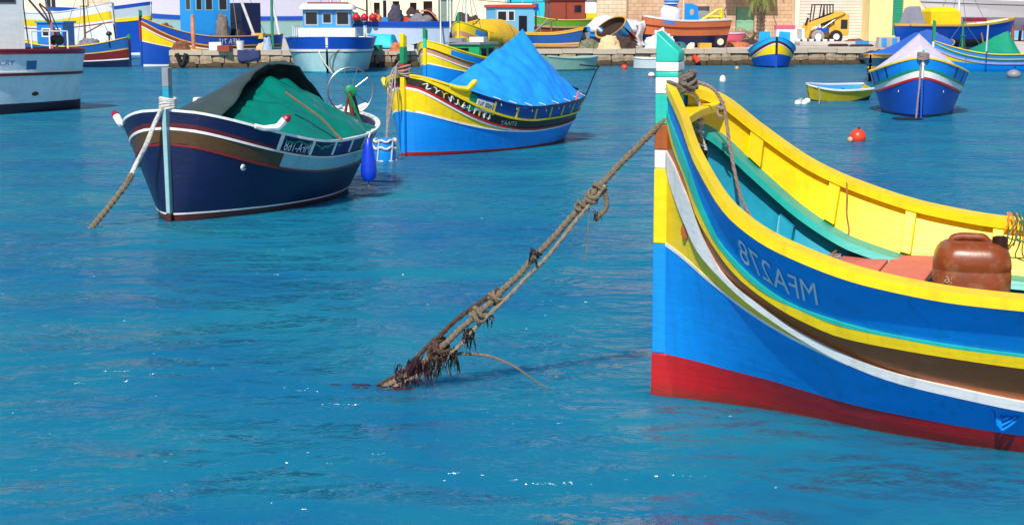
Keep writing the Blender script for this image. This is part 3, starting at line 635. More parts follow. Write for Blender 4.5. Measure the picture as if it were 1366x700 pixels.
mb = MB(); mb.tube(wob(smooth_path([FG(.93, .95, 1.29), FG(.96, .88, 1.10), FG(.99, .84, .98), FG(.96, .72, .88), FG(.90, .55, .845)], 40), .012, 7, 3), .006, 6)
tag(mb.build('cord', ROPEO, None), 'thin tan cord hanging from the far yellow gunwale', 'rope')
mb = MB()
for k in range(3): mb.tube(wob(smooth_path([FG(2.0 + .03 * k, .98, 1.13), FG(2.05 + .02 * k, .9, 1.10 - .02 * k), FG(2.0 + .05 * k, .82, 1.0), FG(2.2 + .1 * k, .84, .96 - .03 * k), FG(2.5, .9, 1.1 - .04 * k)], 40), .02, 5, 3 + k), .005, 5)
tag(mb.build('cord', paint('dark_green_cord', (40, 110, 84)), None), 'green cord tied round the far yellow gunwale behind the jerrycan', 'rope')
mb = MB()
for k in range(4): mb.tube(wob(smooth_path([FG(1.97 + .02 * k, .97, 1.12), FG(1.99 + .025 * k, .93, 1.08), FG(1.97 + .03 * k, .9, 1.0)], 20), .012, 12, 8 + k), .006, 5)
tag(mb.build('cord', paint('orange_cord', (226, 130, 40)), None), 'bright orange cord lashed beside the green cord', 'rope')
mb = MB()
pm = fh.pt(2.13 / FL, .33, -1, .02); pm.z -= .06 * pm.y * -1 * 0
for k in range(3): mb.tube(wob(smooth_path([FG(2.05, -.625, .34), FG(2.10 + .02 * k, -.62, .30), FG(2.12 + .02 * k, -.60, .25 - .03 * k), FG(2.2 + .03 * k, -.63, .29)], 24), .015, 9, k), .008, 5)
tag(mb.build('cord', BLU, None), 'blue painted tangle of cord on the blue hull side near the waterline', 'rope')

# mooring rope running out of the bow down into the water
def on_line(px, py, t):
    a, b = Vector((FG(-.02, -.05, 1.80).y, 0, 0)).x, U(520, 514).y
    return UD(px, py, a + (b - a) * t)
line_px = [(893, 155, 0), (850, 196, .11), (805, 243, .235), (760, 292, .36), (715, 342, .48), (668, 390, .60), (620, 434, .73), (578, 472, .85), (545, 498, .94), (500, 522, 1.05)]
main = smooth_path([on_line(*p) for p in line_px], 260)
mr = empty('mooring_rope', U(520, 514), 0, 'thick grown-over mooring rope from the blue and yellow bow down into the water', 'rope')
def child(mb, name, mat, smooth=35):
    o = mb.build(name, mat, mr, smooth); o.matrix_parent_inverse = Matrix.Translation(-mr.location); return o
mb = MB(); twisted(mb, wob(main, .006, 9, 1), .021, 62, 3, 7); child(mb, 'rope', ROPE)
second = smooth_path([on_line(px + dx, py + dy, t) + Vector((0, -.03, 0)) for (px, py, t), (dx, dy) in zip(line_px[2:], ((2, 4), (7, 4), (9, 6), (3, 9), (9, 9), (12, 8), (4, 6), (0, 4)))], 200)
mb = MB(); twisted(mb, wob(second, .01, 6, 4), .014, 55, 3, 6); child(mb, 'rope', M('rope_fibre_pale', (150, 134, 112), .95, .3, 60, .6, 160))
third = smooth_path([on_line(px + dx, py + dy, t) + Vector((0, .02, 0)) for (px, py, t), (dx, dy) in zip(line_px[5:], ((-4, -3), (-12, -6), (-10, -6), (-4, -5), (0, -3)))], 120)
mb = MB(); twisted(mb, wob(third, .012, 7, 6), .017, 34, 3, 6); child(mb, 'rope', M('rope_fibre_brown', (84, 60, 46), .95, .4, 50, .6, 150))
def knot(px, py, t, r, turns, mat, seed):
    c = on_line(px, py, t); random.seed(seed); ax = (on_line(805, 243, .235) - on_line(620, 434, .73)).normalized(); s1 = ax.orthogonal().normalized(); s2 = ax.cross(s1); q = []
    for i in range(turns * 12):
        a = 2 * math.pi * i / 12; q.append(c + ax * ((-.5 + i / (turns * 12)) * r * 1.6 + r * 1.5 * noise.noise((i * .21, seed * 3, 4))) + (s1 * math.cos(a) + s2 * math.sin(a)) * r * (1 + .7 * noise.noise((i * .27, seed, 0))))
    mb = MB(); twisted(mb, smooth_path(q, len(q) * 3), r * .30, turns * 5, 3, 5); child(mb, 'knot', mat)
knot(790, 262, .28, .038, 3, ROPE, 1); knot(801, 250, .255, .036, 2, ROPE, 2); knot(662, 398, .62, .042, 3, ROPE, 3); knot(637, 420, .68, .045, 3, ROPE, 4); knot(715, 338, .48, .030, 2, WEED, 5); knot(775, 276, .32, .032, 2, ROPE, 7); knot(587, 466, .82, .055, 3, M('rope_fibre_brown', (0, 0, 0)), 8)
loop = smooth_path([on_line(*p) for p in ((800, 250, .25), (808, 262, .26), (809, 276, .27), (800, 287, .275), (794, 293, .28))], 40)
mb = MB(); twisted(mb, loop, .017, 9); child(mb, 'rope_tail', ROPE)
child(MB().tube(wob(smooth_path([on_line(*p) for p in ((788, 268, .28), (786, 300, .28), (785, 325, .28), (780, 352, .28))], 24), .012, 9, 4), .0035, 5), 'thread', ROPE)
child(MB().tube(wob(smooth_path([on_line(*p) for p in ((582, 474, .84), (612, 472, .83), (645, 474, .82), (680, 486, .82), (705, 502, .83), (722, 514, .84), (770, 530, .85))], 50), .008, 5, 4), [.014 - .009 * min(1, i / 40) for i in range(51)], 6), 'stray_strand', ROPE)
def weed(px, py, t, n, ln, spread, mat, seed):
    random.seed(seed); mb = MB()
    for k in range(n):
        a = on_line(px + random.uniform(-spread, spread), py + random.uniform(-spread, spread) * .6, t) + Vector((0, random.uniform(-.08, .06), 0)); l = ln * random.uniform(.4, 1.25); wd = random.uniform(.003, .011)
        q = [a]; dr = Vector((random.uniform(-.5, .3), random.uniform(-.4, .4), -1))
        for i in range(6):
            dr = (dr + Vector((random.uniform(-.35, .35), random.uniform(-.35, .35), -.25))).normalized(); q.append(q[-1] + dr * l / 6)
            if q[-1].z < .0: q[-1].z = random.uniform(-.02, .02); dr.z = .2
        V = []
        for i, p in enumerate(q):
            ww = wd * (1 - (i / 6) ** 2 * .8) * random.uniform(.6, 1.3); sdv = Vector((math.cos(k), math.sin(k), random.uniform(-.3, .3))); V += [p - sdv * ww, p + sdv * ww, p + Vector((-sdv.y, sdv.x, 0)) * ww * .4]
        mb.add(V, [(3 * i + a_, 3 * i + (a_ + 1) % 3, 3 * i + 3 + (a_ + 1) % 3, 3 * i + 3 + a_) for i in range(6) for a_ in range(3)])
    child(mb, 'weed', mat, 60)
weed(560, 483, .89, 90, .09, 15, WEEDP, 1); weed(543, 495, .93, 90, .07, 18, WEEDP, 2); weed(582, 470, .84, 60, .15, 10, WEED, 3); weed(604, 466, .80, 30, .15, 6, WEED, 4); weed(572, 490, .87, 14, .16, 6, WEEDP, 9); weed(625, 440, .74, 34, .12, 7, WEED, 5); weed(650, 418, .67, 14, .10, 8, WEED, 6); weed(712, 342, .49, 18, .05, 6, WEED, 7); weed(796, 283, .27, 8, .06, 5, WEED, 8)
mb = MB(); random.seed(3)
for k in range(12):
    a = U(random.uniform(470, 560), random.uniform(513, 520), .0); q = [a + Vector((i * .05 * random.uniform(-1, .3), random.uniform(-.02, .02), -.006 + .008 * math.sin(i + k))) for i in range(6)]
    mb.tube(q, .009, 5)
child(mb, 'weed', WEEDP, 60)

# ================================================================== MIDDLE-DISTANCE BOATS
def horn(h, x, rise, mat, tipm, parent, side, r=.042, back=False):
    k = -1 if back else 1
    p = [h.pt(x - k * .06, h.sh(x - k * .06) + .01, side, .01), h.pt(x - k * .035, h.sh(x - k * .035) + .015, side, .015), h.pt(x - k * .01, h.sh(x) + rise * .35, side, .02), h.pt(x, h.sh(x) + rise * .8, side, .045)]
    o = MB().tube(smooth_path(p, 14), [r * (.7 + .5 * i / 14) for i in range(15)], 8).build('horn', mat, parent)
    e = p[-1]; d = (p[-1] - p[-2]).normalized()
    MB().tube([e - d * .01, e + d * .035, e + d * .07, e + d * .09], [r * 1.15, r * 1.2, r * .8, r * .2], 8).build('horn_tip', tipm, o)
    return o
def stanchions(h, X, lo, mat, parent, side, wd=.022, off=.012):
    for x in X:
        V = []
        for x_ in (x - wd / h.L, x + wd / h.L):
            for z in (h.fr(lo, x_), h.sh(x_)): V += [h.pt(x_, z, side, 0), h.pt(x_, z, side, off)]
        MB().add(V, [(0, 1, 3, 2), (4, 6, 7, 5), (1, 5, 7, 3), (0, 4, 5, 1), (2, 3, 7, 6), (0, 2, 6, 4)]).build('stanchion', mat, parent, 0)
def eye(h, x, z, parent, sd_, wm=WHT, s=1.0):
    c = h.pt(x, z, sd_, .006); Mx = Matrix.Rotation(R(-90 * sd_), 4, 'X') @ Matrix.Diagonal((1.7 * s, s, 1, 1))
    o = MB().lathe([(.0, .022), (.028, .016), (.036, 0)], 12, c, Mx).build('bow_eye', wm, parent)
    MB().lathe([(.0, .032), (.012, .028), (.015, .012)], 8, c, Mx).build('pupil', BLK, o)

# ---- dark blue boat with grey and green covers
b1, L1 = root_between('fishing_boat', U(228, 295), U(228, 295) + Vector((math.cos(R(73)), math.sin(R(73)), 0)) * 4.75, 'dark navy fishing boat with white rails under a grey and green cover, reversed letters MFA-168', 'boat')
h1 = Hull(L1, 2.62, 1.32, .82, 1.02, wl=.74, pb=2.5, qb=.50, rake_b=.02, rake_s=.28, T=.3, stem=.05, shp=2.2, wq=.85)
band(h1, 'bottom_paint', None, (.06, .085, .11), MAR, b1)
band(h1, 'waterline_stripe', (.06, .085, .11), (.075, .105, .13), WHT, b1, .004)
band(h1, 'hull_side', (.075, .105, .13), (.70, .53, .56), NAV, b1)
band(h1, 'red_line', (.69, .52, .55), (.715, .55, .58), DKR, b1, .014)
band(h1, 'bow_panel', (.715, .55, .58), (.83, .76, .76), OLV, b1, .002, s0=0, s1=.21)['label'] = 'brown panel along the bow'
band(h1, 'side_stripe', (.715, .55, .58), (.83, .76, .76), PTL, b1, .001, s0=.21, s1=1)['label'] = 'pale blue white stripe'
band(h1, 'white_line', (.83, .75, .75), (.855, .77, .77), WHT, b1, .016)
band(h1, 'maroon_line', (.855, .77, .77), (.90, .79, .79), MAR, b1, .006)
band(h1, 'bulwark', (.90, .79, .79), 1.0, NAV, b1)
cap_rail(h1, 'gunwale', WHT, b1, width=.075, thick=.03, out=.025, dz=-.005)
inner_wall(h1, 'inner_bulwark', NAV, b1, .6); deck(h1, 'deck', PTL, b1, .62)
stem_post(h1, [MAR, NAV if 0 else PTL], b1, thick=.055, depth=.11, top=.03, slant=.0, cuts=[.10])
for z0_, z1_, m_ in ((1.33, 1.60, TEB), (1.602, 1.83, GRY)): MB().box((.03, 0, (z0_ + z1_) / 2), (.10, .085, z1_ - z0_)).build('bow_post', m_, b1, 0, bevel=.008)
for sd_ in (-1, 1):
    horn(h1, .165, .20, WHT, CRI, b1, sd_); horn(h1, .985, .12, WHT, WHT, b1, sd_, back=True)
    eye(h1, .11, .62, b1, sd_, s=1.2)
    stanchions(h1, (.185, .305, .42, .53, .63, .72, .80, .87), .79, WHT, b1, sd_)
hull_text(h1, 'MFA-168', .20, .295, lambda x: h1.sh(x) * .815, lambda x: h1.sh(x) * .945, -1, WHT, b1, off=.008)
g1 = cover(h1, 'green_cover', T_GRN, b1, .20, .76, lambda i: itp(i, [0, .25, .6, .8, 1], [1.05, 1.32, 1.58, 1.60, 1.15]), n=70, m=36, k=1.35, wr=.085, seed=3, over=-.05, skirt=.03)
mbg = MB()
def g1f(i, j):
    x = .17 + .63 * i; a_ = -.10 - .08 * math.sin(i * 7 + 1) - .25 * max(0, i - .6); t = a_ + (1 - a_) * j; z0 = h1.sh(x) + .05; r = itp(i, [0, .12, .3, .62, .80, .88, 1], [1.10, 1.30, 1.52, 1.78, 1.84, 1.60, 1.14]); bb = h1.b(x) + .06
    k = 1.25 if t > 0 else 1.3; z = z0 + (r - z0) * (1 - abs(t) ** k) + .035; v = bb * t
    nn = noise.noise((x * 8, v * 2.4, 4)) + .5 * noise.noise((x * 20, v * 6, 7)); nn -= .8 * (1 - abs(noise.noise((x * 7 + v, v * 1.2, 2)))) ** 6; return Vector((h1.uu(x, z0) + .02 * nn, v, z + .04 * nn))
mbg.grid(g1f, 60, 36); og = mbg.build('grey_cover', T_GREY, b1, 60); og.modifiers.new('s', 'SOLIDIFY').thickness = .012
# line hauler wheel on its post
hl_ = empty('line_hauler', b1.matrix_basis @ Vector((h1.L * .87, -.62, h1.sh(.87) * .62)), R(18), 'spoked line hauling wheel standing at the stern of the navy boat', 'line hauler')
zc = .80
MB().tube([(0, 0, 0), (0, 0, .5), (-.02, .05, zc)], .035, 8).build('post', RUST, hl_); MB().tube([(-.16, .02, .1), (-.03, .06, zc)], .02, 6).build('brace', RUST, hl_); MB().tube([(.2, .05, .05), (.03, .06, zc)], .02, 6).build('brace', BLK, hl_)
MB().tube([(.33 * math.cos(2 * math.pi * i / 32), .1 - .02, zc + .33 * math.sin(2 * math.pi * i / 32)) for i in range(32)], .014, 6, True).build('rim', GALV, hl_)
for k in range(10): MB().tube([(.05 * math.cos(k * .628), .07, zc + .05 * math.sin(k * .628)), (.33 * math.cos(k * .628), .08, zc + .33 * math.sin(k * .628))], .007, 5).build('spoke', GALV, hl_)
MB().lathe([(.05, -.05), (.085, -.04), (.085, .03), (.05, .05)], 16, (0, .07, zc), Matrix.Rotation(R(90), 4, 'X')).build('hub', GRN, hl_)
MB().tube([(.12, 0, .35), (-.05, -.05, .75)], .022, 6).build('lever', GRN, hl_)
def boat_pt(root, p): return root.matrix_basis @ Vector(p)
for r_ in (b1,): r_.matrix_basis
# blue fender
fp = boat_pt(b1, h1.pt(.58, h1.sh(.58), -1, .12))
fe = empty('fender', fp, 0, 'long bright blue fender hanging on the side of the navy boat', 'fender')
FEN = paint('fender_blue', (16, 60, 200), rough=.35)
MB().lathe([(.0, -.60), (.05, -.59), (.10, -.53), (.11, -.44), (.095, -.30), (.07, -.15), (.045, -.03), (.02, 0), (0, .0)], 18).build('body', FEN, fe)
MB().tube([(0, 0, -.02), (.02, .04, .05), (0, .10, .07)], .012, 6).build('cord', ROPEW, fe); MB().tube([(0, 0, -.60), (0, 0, -.66)], .012, 6).build('cord', ROPE, fe)
tag(MB().lathe([(0, 0), (.08, .02), (.14, .08), (.15, .14), (.10, .22), (0, .25)], 18, boat_pt(b1, (.80, -.25, .86))).build('float', CRM, None, 60), 'round cream float on the foredeck of the navy boat', 'float')
mb = MB(); q = [boat_pt(b1, (.02, .0, 1.42)), boat_pt(b1, (-.10, .05, 1.33))]
e1 = U(125, 300); top = boat_pt(b1, (-.12, .03, 1.30)); pth = smooth_path([boat_pt(b1, (.05, -.05, 1.38)), boat_pt(b1, (-.07, .0, 1.36)), UD(196, 190, 17.7), UD(172, 240, 17.6)], 80)
twisted(mb, pth, .030, 26)
for k in range(5): mb.tube([boat_pt(b1, (.03 + .09 * math.cos(i * .63), .09 * math.sin(i * .63), 1.36 + .025 * k + .012 * math.sin(i + k))) for i in range(10)], .022, 6, True)
bl = tag(mb.build('bow_line', ROPEW, None), 'white rope wound round the stem of the navy boat and running down its bow', 'rope')
mb = MB(); twisted(mb, smooth_path([UD(176, 232, 17.62), UD(172, 240, 17.6), UD(150, 270, 17.5), UD(126, 299, 17.35), UD(110, 318, 17.2)], 80), .036, 20)
tag(mb.build('mooring_line', ROPE, None), 'brown mooring line tied to the white rope and sloping into the water', 'rope')
mb = MB(); mb.tube(wob(smooth_path([boat_pt(b1, h1.pt(.36, h1.sh(.36), -1, -.55) + Vector((0, 0, .62))), boat_pt(b1, h1.pt(.40, h1.sh(.4), -1, -.25) + Vector((0, 0, .36))), boat_pt(b1, h1.pt(.44, h1.sh(.44) + .03, -1, .02))], 20), .015, 4, 2), .014, 6); tag(mb.build('tie_cord', ROPEO, None), 'tan cord tied down across the green cover of the navy boat', 'rope')

# ---- yellow and blue boat with the bright blue tent cover
b2, L2 = root_between('fishing_boat', U(540, 208), U(540, 208) + Vector((math.cos(R(57)), math.sin(R(57)), 0)) * 5.25, 'blue hulled yellow bowed fishing boat under a peaked bright blue tarpaulin, reversed plate MFB-761', 'boat')
h2 = Hull(L2, 2.4, 1.40, .74, .86, wl=.82, pb=2.4, qb=.50, rake_b=.0, rake_s=.34, T=.3, stem=.05, shp=1.9, wq=.85)
band(h2, 'bottom_paint', None, (.05, .06, .07), RED, b2)
band(h2, 'hull_side', (.05, .06, .07), (.57, .44, .50), BLU, b2)
band(h2, 'bow_panel', (.57, .44, .50), (.84, .44, .60), YEL, b2, s0=0, s1=.47)
band(h2, 'white_line', (.56, .42, .48), (.585, .45, .52), WHT, b2, .012)
band(h2, 'white_strake', (.835, .43, .51), (.865, .47, .53), WHT, b2, .014, s1=.47); band(h2, 'red_strake', (.865, .46, .52), (.895, .50, .54), RED, b2, .02)
band(h2, 'ornament_band', (.895, .50, .54), (.985, .70, .70), M('dark_band_paint', (48, 28, 22), .5, .5, 9, .1, dirt=(40, 70, 30), dirt_amt=.3, dirt_scale=9), b2)
band(h2, 'rubbing_strake', (.985, .69, .68), (1.02, .735, .725), YEL, b2, .03)
band(h2, 'bow_bulwark', (1.0, .73, .72), 1.0, YEL, b2, s0=0, s1=.15); band(h2, 'bulwark', (1.0, .73, .72), 1.0, NAV if 0 else paint('mid_blue_paint', (12, 70, 150)), b2, s0=.15)
cap_rail(h2, 'gunwale', YEL, b2, width=.085, thick=.035, out=.03, s0=0, s1=.14); cap_rail(h2, 'gunwale', NAV, b2, width=.07, thick=.04, out=.02, s0=.14, s1=1, dz=.006)
inner_wall(h2, 'inner_bulwark', YEL, b2, .6); deck(h2, 'deck', LBL, b2, .62)
stem_post(h2, [RED, BLU, YEL, RED, GRN, YEL], b2, thick=.08, depth=.11, top=.74, slant=.06, cuts=[.05, .80, 1.38, 1.62, 1.90])
for sd_ in (-1, 1):
    horn(h2, .135, .20, YEL, YEL, b2, sd_, r=.046); eye(h2, .13, .86, b2, sd_, s=1.2)
    stanchions(h2, (.245, .36, .47, .57, .66, .75, .84), .735, YEL, b2, sd_, wd=.018)
    V = []
    for x_ in (.142, .165):
        for z in (h2.sh(x_) * .735, h2.sh(x_)): V += [h2.pt(x_, z, sd_, 0), h2.pt(x_, z, sd_, .014)]
    MB().add(V, [(0, 1, 3, 2), (4, 6, 7, 5), (1, 5, 7, 3), (0, 4, 5, 1), (2, 3, 7, 6), (0, 2, 6, 4)]).build('green_panel', GRN, b2, 0)
    V = []
    for x_ in (.17, .20, .235):
        for z in (h2.sh(x_) * .765, h2.sh(x_) * .955): V += [h2.pt(x_, z, sd_, 0), h2.pt(x_, z, sd_, .016)]
    MB().add(V, [(1, 5, 7, 3), (5, 9, 11, 7), (0, 1, 3, 2), (8, 10, 11, 9), (2, 3, 7, 6), (6, 7, 11, 10), (0, 4, 5, 1), (4, 8, 9, 5)]).build('number_plate', WHT, b2, 0)
    for k in range(11):                                     # painted scrolls
        x0 = .015 + k * .021; mb = MB(); q = []
        for i in range(12):
            t = i / 11; x = x0 + .017 * t + .004 * math.sin(t * 6.28); lo, hi = h2.fr((.895, .50, .54), x), h2.fr((.985, .70, .70), x)
            q.append(h2.pt(x, lo + (hi - lo) * (.5 + .33 * math.sin(t * 6.28 + k)), sd_, .004))
        mb.tube(q, [.006 + .010 * math.sin(math.pi * i / 11) for i in range(12)], 5).build('scroll', (WHT, CRM, OYL)[k % 3], b2)
hull_text(h2, 'MFB-761', .175, .23, lambda x: h2.sh(x) * .795, lambda x: h2.sh(x) * .925, -1, BLK, b2, off=.02)
hull_text(h2, 'ETIAAY', .29, .37, lambda x: h2.sh(x) * .575, lambda x: h2.sh(x) * .665, -1, CRM, b2, name='name_lettering', off=.008)
cover(h2, 'tarpaulin', T_BLUE, b2, .17, .97, lambda i: itp(i, [0, .08, .66, .69, .715, 1], [1.02, 1.10, 2.14, 2.22, 2.12, .98]), n=90, m=44, k=1.04, wr=.085, seed=9, over=-.05, skirt=.0)
for sd_ in (-1, 1):
    for x_ in (.26, .34, .43, .52, .61, .70, .79, .88): MB().tube([h2.pt(x_, h2.sh(x_) + .10, sd_, -.16), h2.pt(x_ + .006, h2.sh(x_) + .055, sd_, -.02), h2.pt(x_ + .01, h2.sh(x_) - .06, sd_, .02)], .009, 5).build('lashing', ROPEW, b2)
MB().tube([h2.pt(.93, .85, -1, 0), h2.pt(.95, 1.35, -1, -.02), h2.pt(.965, 1.42, -1, .05), h2.pt(1.0, 1.44, -1, .1)], .014, 6).build('stern_rod', BLK, b2)
MB().tube([h2.pt(.995, .95, -1, 0), Vector((h2.L * .83, 0, 1.28))], .022, 6).build('boom', BLK, b2)
tag(MB().lathe([(.02, 0), (.022, .16), (.012, .2)], 8, boat_pt(b2, h2.pt(.77, h2.sh(.77) + .02, -1, -.02)), Matrix.Rotation(R(14), 4, 'Y')).build('float_stick', paint('pale_red_paint', (220, 110, 90)), None), 'short pale red stick upright on the stern rail by the blue tarpaulin', 'stick')
mb = MB()
for k in range(3): twisted(mb, wob(smooth_path([boat_pt(b2, (.05, 0, 1.72 - .05 * k)), boat_pt(b2, (-.08, .1 + .02 * k, 1.56)), UD(527 - 4 * k, 115, 26.1), UD(520 - 2 * k, 150, 26.0), UD(515, 186, 25.9)], 60), .02, 3, k), .016, 26)
for k in range(4): mb.tube([boat_pt(b2, (.02 + (.09 + .02 * math.sin(k)) * math.cos(i * .63), .11 * math.sin(i * .63), 1.42 + .045 * k + .03 * math.sin(i * .63 + k))) for i in range(10)], .019, 6, True)
tag(mb.build('bow_line', M('mottled_pale_rope', (160, 142, 132), .95, .35, 20, .6, 60), None), 'thick bundle of pale rope from the yellow bow down to the blue drum', 'rope')
dr = empty('drum_float', U(513, 214), R(20), 'blue plastic drum float netted in white rope beside the yellow bow', 'float')
MB().lathe([(.0, -.12), (.16, -.12), (.185, -.08), (.185, .10), (.192, .13), (.185, .16), (.185, .30), (.16, .36), (.10, .38), (0, .38)], 22).build('drum', BLU, dr)
for z in (-.02, .22, .34): MB().tube([(.195 * math.cos(2 * math.pi * i / 24), .195 * math.sin(2 * math.pi * i / 24), z + .02 * math.sin(i * 1.7)) for i in range(24)], .022, 6, True).build('rope_band', ROPEW, dr)
for k in range(5): MB().tube([(.2 * math.cos(k * 1.257), .2 * math.sin(k * 1.257), -.05), (.2 * math.cos(k * 1.257 + .2), .2 * math.sin(k * 1.257 + .2), .34)], .013, 5).build('rope_strand', ROPEW, dr)

# ---- generic painted wooden boat
def luzzu(name, label, bow, stern, B, zb, zm, zs, bands, cap, inner=None, dk=None, post=None, group=None, z=0., cat='boat', capw=.09, hullkw={}):
    if isinstance(bow, tuple): bow = U(*bow)
    if isinstance(stern, tuple): stern = U(*stern)
    e, L = root_between(name, bow, stern, label, cat, group); e.location.z = z
    kw = dict(wl=.72, pb=2.4, qb=.72, rake_s=.25, T=.35, stem=.05, wq=.9); kw.update(hullkw); h = Hull(L, B, zb, zm, zs, **kw)
    for (nm, m, lo, hi, pr, *rg) in bands:
        s0, s1 = rg if rg else (0, 1)
        band(h, nm, lo, hi, m, e, pr, s0=s0, s1=s1, n=30)
    cap_rail(h, 'gunwale', cap, e, width=capw, thick=.04, out=.03, n=36)
    inner_wall(h, 'inner_bulwark', inner or cap, e, .62, n=26); deck(h, 'deck', dk or inner or cap, e, .64)
    if h.tr:
        V = []; n = 8
        for sd_ in (-1, 1): V += [h.pt(1, -.25 + (h.sh(1) + .25) * i / n, sd_) for i in range(n + 1)]
        MB().add(V, [(i, i + 1, n + 2 + i, n + 1 + i) for i in range(n)]).build('transom', bands[1][1] if len(bands) > 1 else bands[0][1], e)
    if post: stem_post(h, post[0], e, thick=post[2] if len(post) > 2 else .10, depth=.13, top=post[1], slant=.06, cuts=post[3] if len(post) > 3 else None)
    return e, h
# yellow and blue prow behind the tent-covered boat, with its green wheelhouse
b3, h3 = luzzu('fishing_boat', 'yellow and blue fishing boat with green wheelhouse behind the blue tarpaulin', U(568, 122), U(568, 122) + Vector((math.cos(R(58)), math.sin(R(58)), 0)) * 5.2, 2.5, 1.62, 1.0, 1.2,
    [('bottom_paint', RED, None, .05, 0), ('hull_side', BLU, .05, (.56, .5, .5), 0), ('bow_panel', YEL, (.56, .5, .5), (.76, .56, .56), 0, 0, .5), ('white_line', WHT, (.55, .49, .49), (.575, .51, .51), .012), ('white_strake', WHT, (.75, .55, .55), (.775, .575, .575), .02), ('salmon_plank', SAL, (.775, .575, .575), (.86, .72, .72), .002), ('rubbing_strake', OLV, (.85, .71, .71), (.875, .74, .74), .03), ('bulwark', YEL, (.87, .73, .73), 1.0, 0), ('blue_panel', BLU, (.895, .77, .77), (.975, .95, .95), .006, .10, .9)], YEL, YEL, LBL, ([RED, BLU, YEL, TEA, GRN], .42, .11, [.08, .85, 1.40, 1.72]))
cab = MB().box((h3.L * .50, -.1, 1.02), (1.0, 1.25, .95)).build('wheelhouse', EME, b3, 0); MB().box((h3.L * .50, -.1, 1.53), (1.15, 1.4, .08)).build('roof', GRY, cab, 0)
for k in range(2): MB().box((h3.L * .50 - .22 + .45 * k, -.73, 1.22), (.28, .03, .28)).build('window', GLS, cab, 0)
MB().box((h3.L * .50 - .51, 0, 1.22), (.03, .6, .3)).build('window', GLS, cab, 0); MB().box((h3.L * .55, -.2, 1.65), (.5, .5, .16), rz=.3).build('roof_box', WHT, cab, 0); MB().box((h3.L * .42, .2, 1.63), (.35, .5, .14), rz=.1).build('roof_box', GRY, cab, 0)
# yellow covered boat behind it
b4, h4 = luzzu('fishing_boat', 'yellow bowed fishing boat under a bulky yellow tarpaulin beside the light blue wheelhouse', (612, 91), (690, 84), 2.6, 2.15, 1.35, 1.5,
    [('bottom_paint', RED, None, .05, 0), ('hull_side', BLU, .05, (.5, .45, .45), 0), ('bow_panel', YEL, (.5, .45, .45), (.72, .62, .62), 0), ('salmon_plank', SAL, (.72, .62, .62), (.82, .72, .72), .01), ('bulwark', YEL, (.82, .72, .72), 1.0, 0), ('blue_panel', LBL, (.85, .77, .77), (.96, .94, .94), .006, .08, .9)], YEL, YEL, LBL, ([BLU, YEL, GRN], .45, .12, [1.0, 2.1]))
cover(h4, 'tarpaulin', T_YEL, b4, .16, .80, lambda i: itp(i, [0, .12, .3, .6, .82, 1], [1.85, 2.1, 2.3, 2.28, 2.0, 1.5]), k=3.2, wr=.10, seed=21, skirt=.5, over=.04)
mb = MB(); mb.tube(wob(smooth_path([boat_pt(b4, (h4.L * .5, -1.36, .98)), boat_pt(b4, (h4.L * .49, -1.35, 1.5)), boat_pt(b4, (h4.L * .52, -1.0, 2.0))], 14), .03, 3, 3), .02, 5); tag(mb.build('tie_cord', ROPE, None), 'brown cord tied over the bulky yellow tarpaulin', 'rope')

# ---- boat with the pale pink cover, seen bow on
bw, hw_ = luzzu('fishing_boat', 'blue fishing boat seen bow on under a pale pink cover, red line on its hull', (1228, 157), (1218, 140.8), 2.45, 1.42, .98, 1.1,
    [('bottom_paint', NAV, None, .05, 0), ('hull_side', BLU if 0 else RBL, .05, (.66, .50, .5), 0), ('red_strake', RED, (.65, .49, .5), (.69, .54, .55), .02), ('white_plank', WHT, (.69, .54, .55), (.80, .66, .66), .002), ('teal_strake', GRN, (.80, .66, .66), (.84, .71, .71), .015), ('bulwark', BLU, (.84, .71, .71), 1.0, 0)], YEL, YEL, LBL, ([RBL, WHT, TEA], .22, .055, [.95, 1.40]), capw=.10)
cover(hw_, 'tarpaulin', T_PNK, bw, .10, .92, lambda i: itp(i, [0, .2, .5, .62, .8, 1], [1.42, 1.60, 1.95, 2.0, 1.7, 1.2]), k=.95, wr=.03, seed=31, skirt=.0, over=-.09)
for sd_ in (-1, 1):
    eye(hw_, .10, .60, bw, sd_); stanchions(hw_, (.16, .26, .36), .72, NAV, bw, sd_)
mb = MB(); pth = smooth_path([boat_pt(bw, (.02, .0, 1.45)), boat_pt(bw, (-.10, .05, 1.2)), UD(1226, 120, 35.8), UD(1222, 158, 35.6)], 50); twisted(mb, pth, .026, 24)
for k in range(5): mb.tube([boat_pt(bw, (.0 + .11 * math.cos(i * .63), .13 * math.sin(i * .63), 1.42 + .03 * k + .02 * math.sin(i + k))) for i in range(10)], .026, 6, True)
tag(mb.build('bow_line', ROPEP, None), 'pale rope hanging down the stem of the pink covered boat', 'rope')
fl = MB()
for k in range(6):
    fl.lathe([(0, -.03), (.10, -.02), (.14, .01), (.09, .04), (0, .05)], 10, U(1198 + 5 * k, 159 + (k % 2)) , Matrix.Diagonal((1.2, .8, 1, 1)))
tag(fl.build('weed_raft', M('dark_weed', (24, 26, 52), .5, .2), None, 60), 'dark clump of weed floating under the bow of the pink covered boat', 'weed')
